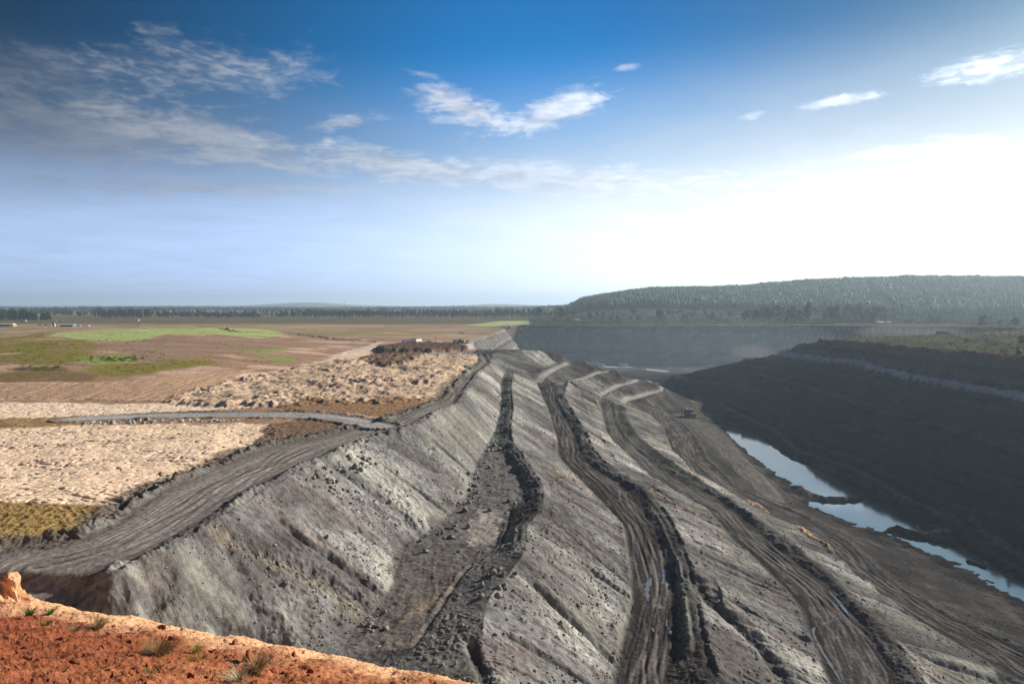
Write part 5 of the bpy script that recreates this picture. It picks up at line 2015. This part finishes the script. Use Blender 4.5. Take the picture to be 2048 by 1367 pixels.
def dump_truck(body=M_WHITE, bed=M_WHITE, label='', group=None, tilt=0.0, dark=False):
    """tipper truck, 8.6 m long, nose towards +x"""
    root = empty('dump_truck')
    tag(root, label, 'dump truck', group)
    MB().box(-4.2, 3.9, -.45, .45, .85, 1.15).box(-4.3, -4.1, -1.1, 1.1, .6, .8).build('chassis', M_STEEL, root)
    c = MB()
    c.prism([(2.3, .9), (4.3, .9), (4.35, 1.7), (4.15, 2.95), (3.9, 3.05), (2.3, 3.05)], -1.22, 1.22)
    cab = c.build('cab', body, root)
    MB().prism([(4.36, 1.85), (4.40, 1.85), (4.22, 2.75), (4.18, 2.75)], -1.05, 1.05).build('windscreen', M_GLASS, cab)
    for s in (-1, 1):
        MB().prism([(2.9, 1.9), (3.95, 1.9), (3.8, 2.75), (2.9, 2.75)], s * 1.225, s * 1.245).build('side_window', M_GLASS, cab)
        MB().box(4.3, 4.42, s * .75 - .22, s * .75 + .22, 1.05, 1.3).build('headlight', M_GREY, cab)
    MB().box(4.2, 4.5, -1.22, 1.22, .55, .9).build('bumper', M_STEEL, cab)
    d = MB()
    d.add([(-4.6, -1.25, 1.35), (1.9, -1.25, 1.35), (1.9, 1.25, 1.35), (-4.6, 1.25, 1.35), (-4.9, -1.3, 2.95), (2.15, -1.3, 3.1), (2.15, 1.3, 3.1), (-4.9, 1.3, 2.95)],
          [(3, 2, 1, 0), (0, 1, 5, 4), (1, 2, 6, 5), (2, 3, 7, 6), (3, 0, 4, 7)])
    d.add([(-4.5, -1.15, 2.35), (1.95, -1.15, 2.5), (1.95, 1.15, 2.5), (-4.5, 1.15, 2.35)], [(0, 1, 2, 3)], 1)
    for i in range(7):
        x = -4.2 + i * 1.0
        for s in (-1, 1):
            d.box(x, x + .12, s * 1.27 - .05, s * 1.27 + .05, 1.36, 2.95)
    d.prism([(2.0, 2.9), (3.3, 3.2), (3.3, 3.3), (2.0, 3.1)], -1.2, 1.2)
    d.build('dump_body', [bed, M_ROCKD], root)
    for x in (3.3, -1.9, -3.3):
        for s in (-1, 1):
            wheel(root, x, s * .98, .55, .42)
    return root


def excavator(paint, label, group=None):
    """crawler excavator with its boom towards +x"""
    root = empty('excavator')
    tag(root, label, 'excavator', group)
    for s in (-1, 1):
        t = MB()
        t.prism([(-2.3, .35), (-1.9, .02), (1.9, .02), (2.3, .35), (2.3, .75), (1.9, 1.05), (-1.9, 1.05), (-2.3, .75)], s * 1.3 - .3, s * 1.3 + .3)
        for i in range(11):
            t.box(-2.0 + i * .38, -1.8 + i * .38, s * 1.3 - .33, s * 1.3 + .33, -.01, 1.09)
        t.build('track', M_STEEL, root)
    MB().tube((0, 0, .9), (0, 0, 1.35), 1.0, None, 14).build('turntable', M_STEEL, root)
    h = MB().box(-2.9, .9, -1.45, 1.45, 1.35, 2.55, 0, 1, .18)
    h.box(-2.95, -2.2, -1.4, 1.4, 1.3, 2.3)
    house = h.build('engine_house', paint, root)
    MB().tube((-1.8, .8, 2.5), (-1.8, .8, 3.1), .1).build('exhaust', M_STEEL, house)
    c = MB().prism([(-.2, 1.4), (1.7, 1.4), (1.75, 2.1), (1.45, 3.15), (-.2, 3.15)], .35, 1.42)
    cab = c.build('cab', paint, root)
    MB().prism([(1.76, 2.0), (1.79, 2.0), (1.5, 3.0), (1.47, 3.0)], .48, 1.3).build('windscreen', M_GLASS, cab)
    MB().prism([(0, 2.0), (1.45, 2.0), (1.3, 3.0), (0, 3.0)], 1.425, 1.44).build('side_window', M_GLASS, cab)
    b = MB().prism([(.7, 1.6), (1.2, 1.5), (3.6, 4.5), (6.0, 4.6), (6.0, 4.95), (3.3, 5.15)], -.25, .25)
    b.build('boom', paint, root)
    MB().prism([(5.6, 5.3), (6.3, 5.2), (6.15, 4.4), (7.0, 1.9), (6.7, 1.85), (5.7, 4.5)], -.2, .2).build('stick', paint, root)
    MB().prism([(6.6, 2.0), (7.1, 2.0), (7.4, 1.2), (7.0, .55), (6.3, .5), (6.0, .9), (6.6, 1.2)], -.6, .6).build('bucket', M_STEEL, root)
    MB().tube((1.3, .0, 1.9), (3.3, .0, 4.2), .12).tube((3.6, 0, 5.0), (5.7, 0, 5.2), .11).build('hydraulic_ram', M_GREY, root)
    return root


def wheel_loader(paint, label, group=None):
    root = empty('wheel_loader')
    tag(root, label, 'wheel loader', group)
    MB().box(-3.2, -.3, -1.1, 1.1, 1.0, 2.3, 0, 1, .2).build('engine_cover', paint, root)
    MB().box(-.5, 2.0, -.6, .6, .8, 1.6, 0, 1, .1).build('front_frame', paint, root)
    c = MB().box(-.9, .6, -.85, .85, 1.6, 3.3, 0, .92).build('cab', M_STEEL, root)
    for s in (-1, 1):
        MB().prism([(-.7, 2.2), (.45, 2.2), (.4, 3.1), (-.65, 3.1)], s * .845, s * .86).build('side_window', M_GLASS, c)
        MB().prism([(.8, 1.7), (1.1, 1.9), (3.3, 1.0), (3.3, .7)], s * .65 - .12, s * .65 + .12).build('lift_arm', paint, root)
    MB().prism([(3.2, .25), (4.5, .2), (4.4, .35), (3.6, .6), (3.6, 1.3), (4.0, 1.6), (3.2, 1.5)], -1.5, 1.5).build('bucket', M_STEEL, root)
    for x in (-2.1, 1.3):
        for s in (-1, 1):
            wheel(root, x, s * 1.05, .85, .6, paint)
    return root


def pickup(paint, label, group=None):
    root = empty('parked_car')
    tag(root, label, 'car', group)
    MB().prism([(-2.5, .45), (2.4, .45), (2.45, .9), (2.2, 1.1), (1.1, 1.2), (-2.5, 1.15)], -.9, .9).build('body', paint, root)
    c = MB().prism([(-.9, 1.16), (1.15, 1.18), (.55, 1.8), (-.75, 1.82)], -.82, .82).build('cabin', paint, root)
    for s in (-1, 1):
        MB().prism([(-.75, 1.25), (.85, 1.25), (.45, 1.7), (-.65, 1.7)], s * .825, s * .84).build('side_window', M_GLASS, c)
    MB().prism([(1.12, 1.25), (1.15, 1.25), (.64, 1.72), (.61, 1.72)], -.7, .7).build('windscreen', M_GLASS, c)
    for x in (-1.6, 1.55):
        for s in (-1, 1):
            wheel(root, x, s * .8, .36, .24)
    return root


def put(o, u, v, rz, scale=1.0, dz=0.0, Y=None):
    p = on_ground(u, v) if Y is None else Vector(WD(u, v, Y))
    o.location = p + Vector((0, 0, dz))
    o.rotation_euler = (0, 0, rz)
    o.scale = (scale,) * 3
    return o


def relabel(o, label, group=None):
    o['label'] = label
    if group:
        o['group'] = group
    return o


def mine_fleet():
    grp = 'white dump trucks at work in the mine'
    t0 = dump_truck(M_WHITE, M_WHITE, 'white dump truck standing left of the trucks behind the dark heaps', grp)
    put(t0, 815, 686.5, math.pi + .15, 1.15)

    def more(label, *a, **k):
        return put(relabel(copy_tree(t0), label), *a, **k)
    more('white dump truck seen end on, right of the trucks behind the dark heaps', 836, 686, 1.2, 1.25)
    more('white dump truck facing left beside the yellow loader', 917, 686, math.pi - .1, 1.15)
    more('dusty white dump truck parked end on, right of the yellow loader', 934, 686.5, 1.75, 1.15)
    more('white dump truck climbing at the left end of the pale pit road', 1200, 732.5, math.pi - .25, 1.25, .5)
    more('white dump truck driving along the pale road on the pit floor', 1247, 733.5, -.1, 1.25, .5)
    more('white dump truck waiting beside the red excavator', 1495, 720.5, -.2, 1.0)
    t1 = dump_truck(M_CREAM, M_CREAM, 'cream dump truck being loaded on the dark ridge below the far wall', None)
    put(t1, 1420, 734, -.15, 1.0)
    t2 = dump_truck(M_CREAM, M_YELLOW, 'yellowish dump truck half hidden between the two white ones', None)
    put(t2, 827, 685.5, 1.9, 1.25)
    big = dump_truck(M_STEEL, M_STEEL, 'dark haul truck with white side panel raising dust on the right plateau', None)
    MB().box(-1.2, 1.6, -1.42, -1.36, 1.7, 3.0).build('side_panel', M_WHITE, big)
    put(big, 1883, 670, math.pi, 1.15)
    t3 = dump_truck(M_WHITE, M_ORANGE, 'low white and orange truck right of the dark haul truck', None)
    put(t3, 1900, 669.5, 0.05, .72)
    e1 = excavator(M_RED, 'red excavator digging at the left end of the ridge crest', None)
    put(e1, 1486, 722, .9, 1.05)
    e2 = excavator(M_CREAM, 'pale excavator on the ridge top right of the red one', None)
    put(e2, 1519, 714, math.pi - .4, .95)
    e3 = excavator(M_YELLOW, 'small yellow excavator left of the cream dump truck', None)
    put(e3, 1404, 737, .3, .8)
    e4 = excavator(M_ORANGE, 'orange excavator at the far left corner of the pit', None)
    put(e4, 1019, 655, 2.6, 1.0)
    l1 = wheel_loader(M_YELLOW, 'yellow wheel loader in front of the white trucks at the heaps', None)
    put(l1, 921, 693, math.pi - .3, 1.15)
    l2 = wheel_loader(M_YELLOW, 'small yellow loader among the grey heaps', None)
    put(l2, 858, 688, .3, .75)
    l3 = wheel_loader(M_YELLOW, 'yellow loader on the plain in front of the long treeline', None)
    put(l3, 631, 637.5, .2, 1.2)
    p0 = pickup(M_WHITE, 'white pickup on the grey flat behind the heaps', None)
    put(p0, 923, 667, .1, 1.3)
    more('small white truck on the plain beside the yellow loader', 640, 637.5, 0.1, 1.05)
    # yard on the left
    more('long white truck standing behind the white shed', 47, 643.5, 0.0, 1.25)
    for u, v, m, lb, rz in [(80, 650.5, M_STEEL, 'dark car left of the blue tank', .2), (92, 650.5, M_STEEL, 'dark pickup just left of the blue tank', .3), (158, 652, M_WHITE, 'white car right of the long blue building', .1),
                            (169, 653, M_WHITE, 'white pickup left of the white van on the yard', .2), (177, 653, M_WHITE, 'white van at the right end of the yard', 2.9), (110, 642.5, M_WHITE, 'white car high on the slope behind the yard', .1),
                            (123, 642.5, M_WHITE, 'white car right of the other one on the slope behind the yard', .1), (101, 652, M_WHITE, 'white car at the foot of the blue tank', .0)]:
        put(pickup(m, lb, None), u, v, rz, 1.15)


def shed(label, w, d, h, wall, roof, openings, cat='shed', name='shed', roof_over=.6, endcol=None):
    root = empty(name)
    tag(root, label, cat)
    b = MB().box(-w / 2, w / 2, -d / 2, d / 2, -.5, h)
    wl = b.build('wall', wall, root)
    r = MB().prism([(-d / 2 - roof_over, h + .002), (d / 2 + roof_over, h + .002), (0, h + d * .16)], -w / 2 - roof_over, w / 2 + roof_over)
    # the ridge runs along x
    r.v = [(y, x, z) for (x, y, z) in r.v]
    r.f = [tuple(reversed(f)) for f in r.f]
    r.build('roof', roof, root)
    for (x0, x1, z0, z1, kind) in openings:
        MB().box(x0, x1, -d / 2 - .06, -d / 2 - .01, z0, z1).build(kind, M_GLASS if kind == 'window' else M_STEEL, root)
    if endcol:
        MB().box(w / 2 + .01, w / 2 + 1.6, -d / 2, d / 2, -.5, h * .8).build('side_room', endcol, root)
    return root


def yard():
    s1 = shed('long white open-fronted shed with pale roof at the left edge', 22, 9, 3.6, M_WALLP, M_ROOF, [(-1.5 + i * 3.2, .9 + i * 3.2, .1, 2.9, 'doorway') for i in range(3)] + [(-10, -3, .1, 2.9, 'doorway')], endcol=M_ORANGE)
    put(s1, 14, 652.5, .08)
    for i in range(4):
        MB().box(-9.5 + i * 5.4, -9.1 + i * 5.4, -5.05, -4.65, -.5, 3.55).build('post', M_WHITE, s1)
    s2 = shed('long low blue building with pale overhanging roof on the yard', 19, 8, 3.0, M_BLUE, M_ROOF, [(-8.5 + i * 2.9, -6.6 + i * 2.9, 1.1, 2.3, 'window') for i in range(6)], 'building', 'site_building', 1.1)
    put(s2, 136, 653, .05)
    s3 = shed('small low white shed before the hazy wood', 6, 4, 2.2, M_WHITE, M_ROOF, [(-1, 1, .1, 1.8, 'doorway')])
    put(s3, 275, 641, 0)
    s4 = shed('small white house among the scrub below the plantation', 9, 6, 3.2, M_WALLP, M_ROOF, [(-3, -1.6, 1, 2.2, 'window'), (1.2, 2.6, 1, 2.2, 'window')], 'house', 'house')
    put(s4, 1760, 648, .1)
    s5 = shed('second white house right of the other among the scrub', 6, 5, 3.0, M_WALLP, M_ROOF, [(-1.5, -.4, .1, 2.1, 'door')], 'house', 'house')
    put(s5, 1776, 647.5, -.2)
    s6 = shed('pale farm shed in the scrub at the left end of the far wall', 12, 6, 3.0, M_WALLP, M_ROOF, [(-2, 2, .1, 2.4, 'doorway')])
    put(s6, 1154, 642, .1)
    # blue tank on legs
    t = empty('water_tank')
    tag(t, 'upright blue tank with a white side standing on the yard', 'tank')
    MB().tube((0, 0, 1.6), (0, 0, 7.0), 1.7, None, 16).tube((0, 0, 7.0), (0, 0, 7.6), 1.7, .3, 16).build('drum', M_BLUE, t)
    MB().box(1.3, 2.4, -1.0, 1.0, .2, 5.5, 0, 1, .1).build('side_panel', M_WHITE, t)
    for a in range(4):
        MB().tube((1.2 * math.cos(a * 1.57 + .8), 1.2 * math.sin(a * 1.57 + .8), -.3), (1.2 * math.cos(a * 1.57 + .8), 1.2 * math.sin(a * 1.57 + .8), 1.7), .13).build('leg', M_STEEL, t)
    put(t, 107, 653, .2)
    # small helicopter standing on the grass
    h = empty('helicopter')
    tag(h, 'small white helicopter standing behind the grass hill', 'helicopter')
    vs, fs, n = [], [], 10
    for (x, r, z) in [(-2.0, .05, 1.5), (-1.7, .55, 1.5), (-.8, .95, 1.6), (.4, 1.0, 1.65), (1.4, .7, 1.8), (2.2, .3, 2.0), (6.6, .13, 2.35)]:
        for i in range(n):
            a = 2 * math.pi * i / n
            vs.append((x, r * math.cos(a) * .85, z + r * math.sin(a)))
    for k in range(6):
        fs += [(k * n + i, k * n + (i + 1) % n, (k + 1) * n + (i + 1) % n, (k + 1) * n + i) for i in range(n)]
    fs += [tuple(range(n - 1, -1, -1)), tuple(range(6 * n, 7 * n))]
    MB().add(vs, fs).build('fuselage', M_WHITE, h, True)
    MB().prism([(6.2, 2.3), (6.8, 2.3), (7.3, 3.6), (6.8, 3.6)], -.06, .06).build('tail_fin', M_WHITE, h)
    MB().tube((.1, 0, 2.5), (.1, 0, 3.2), .12).build('mast', M_STEEL, h)
    MB().box(-4.6, 4.8, -.12, .12, 3.2, 3.25).build('rotor_blade', M_STEEL, h)
    MB().prism([(-1.75, 1.5), (-.9, 1.45), (-.7, 2.35), (-1.3, 2.1)], -.86, .86).build('windscreen', M_GLASS, h)
    for s in (-1, 1):
        MB().tube((-1.6, s * .95, .08), (1.6, s * .95, .08), .07).tube((-.8, s * .95, .08), (-.7, s * .5, .9), .05).tube((.8, s * .95, .08), (.7, s * .5, .9), .05).build('skid', M_GREY, h)
    put(h, 277, 652.8, .0, 1.1)
    # masts
    m = empty('radio_mast')
    tag(m, 'tall thin lattice mast beyond the long treeline', 'mast')
    b = MB()
    H0 = 46
    for i in range(3):
        a = i * 2.094
        b.tube((1.1 * math.cos(a), 1.1 * math.sin(a), 0), (.3 * math.cos(a), .3 * math.sin(a), H0), .22, .16, 5)
    b.build('tower', M_GREY, m)
    c = MB()
    for k in range(14):
        z = k * H0 / 14
        r0, r1 = 1.1 - .8 * z / H0, 1.1 - .8 * (z + H0 / 14) / H0
        for i in range(3):
            a, a2 = i * 2.094, (i + 1) * 2.094
            c.tube((r0 * math.cos(a), r0 * math.sin(a), z), (r1 * math.cos(a2), r1 * math.sin(a2), z + H0 / 14), .1, None, 4)
    c.build('bracing', M_GREY, m)
    p = Vector(WD(689, 624, 2600))
    m.location = (p.x, p.y, 0)
    m.scale = (1.1, 1.1, 1.05)
    m2 = empty('radio_mast')
    tag(m2, 'faint slender pole mast standing over the town', 'mast')
    MB().tube((0, 0, 0), (0, 0, 44), .6, .35, 8).build('tower', M_GREY, m2)
    MB().box(-.9, .9, -.9, .9, 36, 38, 0, 1, .2).build('antenna', M_GREY, m2)
    p = Vector(WD(538, 624, 3000))
    m2.location = (p.x, p.y, 0)


def power_pole(label, h, arm=1.6, group=None):
    root = empty('power_pole')
    tag(root, label, 'power pole', group)
    MB().tube((0, 0, -.5), (0, 0, h), .17, .12, 8).build('pole', M_WOOD, root)
    if arm:
        a = MB().box(-arm, arm, -.07, .07, h - .9, h - .72).build('crossarm', M_WOOD, root)
        b = MB()
        for x in (-arm * .9, -arm * .3, arm * .3, arm * .9):
            b.tube((x, 0, h - .72), (x, 0, h - .42), .07)
        b.build('insulator', M_GREY, a)
    return root


def site_things():
    put(power_pole('wooden power pole at the back edge of the right plateau', 10.5), 1807, 677, .5)
    put(power_pole('short bare pole near the tip of the right plateau', 7, 0), 1767, 680, 0)
    put(power_pole('tall thin power pole by the dark bushes at the right edge', 12.5), 2019, 704, .4)
    put(power_pole('thin post among the grey heaps behind the dark mound', 5, 0), 845, 685, 0)
    put(power_pole('thin lamp post right of the other post among the heaps', 5.5, .5), 871, 685, 0)
    for i, (u, v, h) in enumerate([(380, 637, 8), (442, 637.5, 8), (576, 638, 8), (215, 638, 8), (240, 638, 9)]):
        put(power_pole('far wooden pole of the power line along the hazy wood', h * 1.2, 1.2, 'poles of the power line along the wood'), u, v, 0)
    # black pipe down the high wall
    pts = [on_ground(*p) for p in [(1712, 682.5), (1704, 684), (1690, 692), (1668, 706), (1644, 722), (1626, 732), (1608, 744), (1580, 764), (1552, 786), (1530, 806)]]
    b = MB()
    P3 = smooth_line([tuple(p + Vector((0, 0, .25))) for p in pts], 3)
    P3 = [(x, y, surf_z(x, y) + .35) for x, y, z in P3]
    b.line(P3, .28, 6)
    tag(b.build('pipe', plain_material('black_hose', (.006, .006, .007), .6, 0, .1, 1, (.02, .02, .02), .2)), 'long black pipe laid down the dark high wall', 'pipe')
    # pump raft: yellow platform, four pale panels, two lamp poles
    r = empty('pump_station')
    tag(r, 'pumping platform with yellow frame and four white panels at the head of the pond', 'pump station')
    f = MB()
    for x in (-5.2, -2.6, 0, 2.6, 5.2, 7.4):
        for y in (-2, 2):
            f.tube((x, y, -1.0), (x, y, 2.2), .13)
    for z in (.3, 1.4, 2.2):
        for y in (-2, 2):
            f.tube((-5.2, y, z), (7.4, y, z), .11)
    f.box(-5.4, 7.6, -2.1, 2.1, .3, .55)
    f.build('frame', M_YELLOW, r)
    for x in (-2.0, 1.7):
        for z in (1.0, 4.4):
            c = MB().box(x - 1.35, x + 1.35, -2.4, -.6, z, z + 2.1, 0, 1, .12)
            q = c.build('panel', M_WALLP, r)
            MB().box(x - 1.0, x + 1.0, -2.46, -2.405, z + .4, z + 1.6).build('grille', M_BLUE, q)
    MB().box(-3.6, 3.3, -.5, .1, .5, 6.6).build('back_frame', M_STEEL, r)
    MB().box(4.2, 6.6, -1.2, 1.2, .56, 3.2, 0, 1, .15).build('pump_housing', M_YELLOW, r)
    put(r, 1377, 834, 0, .92, .3)
    for (u, v, h, lb) in [(1363, 835, 11, 'left of two slim lamp poles with round white lamp behind the pumping platform'), (1383, 833, 10.4, 'right of two slim lamp poles with round white lamp behind the pumping platform')]:
        lp = empty('lamp_pole')
        tag(lp, lb, 'lamp pole')
        MB().tube((0, 0, -1), (0, 0, h), .12, .09).build('pole', M_STEEL, lp)
        g = bmesh.new()
        bmesh.ops.create_uvsphere(g, u_segments=12, v_segments=8, radius=.55)
        me = bpy.data.meshes.new('lamp')
        g.to_mesh(me)
        g.free()
        me.materials.append(M_WHITE)
        o = bpy.data.objects.new('lamp', me)
        COL.objects.link(o)
        o.parent = lp
        o.location = (0, 0, h + .4)
        put(lp, u, v, 0, 1, 0)
    # far town
    lab, grp = 'tiny white house of the far town beyond the treeline', 'houses of the far town'
    protos = [shed(lab, random.uniform(10, 18), 9, random.uniform(4, 7), M_WALLP, random.choice([M_TILE, M_TILE, M_ROOF]), [], 'house', 'house') for _ in range(5)]
    first = list(protos)
    for i in range(62):
        u = random.choice([random.uniform(335, 560), random.uniform(335, 700), random.uniform(700, 1100)])
        y = random.uniform(2300, 3800)
        k = (u - 1024) / FPX
        pr = random.choice(protos)
        if first:
            o = first.pop()
        else:
            o = copy_tree(pr)
        o['group'] = grp
        x = k * y
        o.location = (x, y, town_z(x, y))
        o.rotation_euler = (0, 0, random.uniform(-.8, .8))


def town_z(x, y):
    return float(base_z(np.array([x]), np.array([y]))[0])


mine_fleet()
yard()
site_things()


# ================================================================= the red bank in front
M_GRASS_G = leaf_material('green_grass', (.10, .17, .03), .3, .6, .3)
M_GRASS_D = leaf_material('dry_grass', (.36, .27, .15), .3, .8, .2)
M_GRASS_M = leaf_material('yellowing_grass', (.24, .23, .06), .3, .7, .25)


def tuft(u, v, h, n, mat, label, spread=.5, width=.012, cat='grass tuft', lean=(.25, 0)):
    rng = np.random.RandomState(int(u * 7 + v))
    V, F = [], []
    h, n, width = h * .72, int(n * 1.4), width * .75
    for _ in range(n):
        an, rr = rng.uniform(0, 6.28), spread * h * rng.uniform(0, .35)
        bx, by = rr * math.cos(an), rr * math.sin(an)
        out = spread * rng.uniform(.3, 1.4)
        dx, dy = math.cos(an) * out + lean[0] + rng.normal(0, .12), math.sin(an) * out + lean[1] + rng.normal(0, .12)
        L = h * rng.uniform(.45, 1.1)
        droop = rng.uniform(.1, .7)
        w = width * rng.uniform(.6, 1.3)
        px, py = -math.sin(an) * w, math.cos(an) * w
        o = len(V)
        for k in range(5):
            t = k / 4
            x, y, z = bx + dx * L * t * (.5 + .5 * t), by + dy * L * t * (.5 + .5 * t), L * (t - droop * t * t * .75)
            q = 1 - t * .9
            V += [(x - px * q, y - py * q, z), (x + px * q, y + py * q, z)]
        for k in range(4):
            F.append((o + 2 * k, o + 2 * k + 1, o + 2 * k + 3, o + 2 * k + 2))
    ob = bpy.data.objects.new('grass_tuft', np_mesh('grass_tuft', np.array(V), np.array(F), [mat]))
    COL.objects.link(ob)
    ob.location = on_ground(u, v) - Vector((0, 0, .03))
    return tag(ob, label, cat)


def foreground():
    tuft(58, 1242, .30, 60, M_GRASS_G, 'low green grass clump on the red earth at the left', .9, .016)
    tuft(100, 1234, .42, 50, M_GRASS_G, 'upright green tuft near the rock pillar', .5, .014)
    tuft(92, 1252, .25, 40, M_GRASS_M, 'small yellowish tuft below the upright green one', .9, .012)
    tuft(196, 1262, .48, 150, M_GRASS_D, 'dry brown tuft with one tall stalk on the red earth', .8, .011)
    tuft(218, 1256, .75, 6, M_GRASS_D, 'single tall dry stalk beside the brown tuft', .25, .008)
    tuft(150, 1268, .34, 60, M_GRASS_D, 'thin dry tuft left of the brown tuft', .9, .009)
    tuft(316, 1318, .62, 240, M_GRASS_D, 'large tangled straw tuft in the middle of the red bank', .85, .010, lean=(.35, -.1))
    tuft(296, 1312, .50, 46, M_GRASS_M, 'green blades growing through the left side of the large straw tuft', .7, .012)
    tuft(392, 1308, .46, 60, M_GRASS_M, 'slender yellow-green tuft right of the large straw tuft', .6, .011)
    tuft(404, 1318, .28, 40, M_GRASS_G, 'small green tuft at the foot of the yellow-green one', .8, .011)
    tuft(382, 1336, .26, 40, M_GRASS_M, 'tiny yellowish tuft low on the red bank', .9, .010)
    tuft(296, 1354, .30, 26, M_GRASS_G, 'few green sprigs near the bottom edge', .8, .012)
    tuft(512, 1346, .55, 220, M_GRASS_D, 'drooping straw tuft over the dark red clod at the bottom', .85, .010, lean=(.4, -.1))
    tuft(478, 1366, .42, 90, M_GRASS_D, 'bleached straw tuft at the bottom edge', 1.0, .012, lean=(-.2, -.1))
    tuft(438, 1270, .22, 24, M_GRASS_M, 'tiny tuft at the rim of the red bank', .8, .010)
    tuft(600, 1298, .20, 30, M_GRASS_M, 'yellowish tuft on the pale rim', .9, .010)
    tuft(862, 1362, .22, 30, M_GRASS_G, 'green sprout at the lower end of the pale rim', .8, .010)
    rng = np.random.RandomState(31)
    cl = [np_mesh('clod', *rock_arrays(rng, 2), [M_REDCLOD]) for _ in range(5)]
    for u, v, s, lb in [(496, 1335, .30, 'large dark red clod under the drooping straw tuft'), (470, 1290, .16, 'small red clod on the orange slope'), (588, 1320, .14, 'small red clod lower on the orange slope'),
                        (322, 1266, .12, 'little red clod near the rim'), (330, 1310, .16, 'red clod beside the large straw tuft'), (345, 1290, .12, 'red clod above the large straw tuft'), (205, 1300, .09, 'red clod on the dark red ground'),
                        (120, 1290, .10, 'lumpy red clod at the left'), (150, 1330, .11, 'broad red clod low at the left'), (60, 1320, .09, 'red clod near the lower left corner')]:
        o = boulder(on_ground(u, v), s, None, cl, lb, None, .8, 'clod')
        o['category'] = 'clod'
    for i in range(210):
        u, v = random.uniform(0, 760), random.uniform(1235, 1367)
        p = on_ground(u, v)
        if p.y > 30:
            continue
        o = boulder(p, random.choice([random.uniform(.015, .04), random.uniform(.02, .075)]), None, cl, 'crumb of red earth lying on the red bank', 'crumbs of red earth on the bank', .8, 'clod')
        o['category'] = 'clod'
    # pillar of clay left standing on the rim
    bm = bmesh.new()
    bmesh.ops.create_icosphere(bm, subdivisions=4, radius=1)
    for q in bm.verts:
        x, y, z = q.co
        t = (z + 1) / 2
        w = .34 + .12 * math.sin(t * 7 + .5) - .06 * t + (.16 if t < .25 else 0)
        nz = float(fbm(np.array([x * 1.6 + z * 2]), np.array([y * 1.6 + z]), 4, 150)[0])
        q.co = Vector((x * w * (1 + .45 * nz), y * w * (1 + .45 * nz), t * 1.0 + .12 * nz - .15))
    me = bpy.data.meshes.new('rock_pillar')
    bm.to_mesh(me)
    bm.free()
    me.materials.append(M_CLOD)
    o = bpy.data.objects.new('rock_pillar', me)
    COL.objects.link(o)
    p = on_ground(24, 1206)
    o.location = p - Vector((0, 0, .05))
    tag(o, 'knobbly pillar of orange clay standing on the rim at the left', 'rock')
    o2 = bpy.data.objects.new('rock_pillar', me)
    COL.objects.link(o2)
    p = on_ground(-8, 1204)
    o2.location = p - Vector((0, .3, .1))
    o2.rotation_euler = (0, 0, 2)
    o2.scale = (.9, .9, 1.1)
    tag(o2, 'lump of orange clay cut by the left edge beside the pillar', 'rock')


foreground()
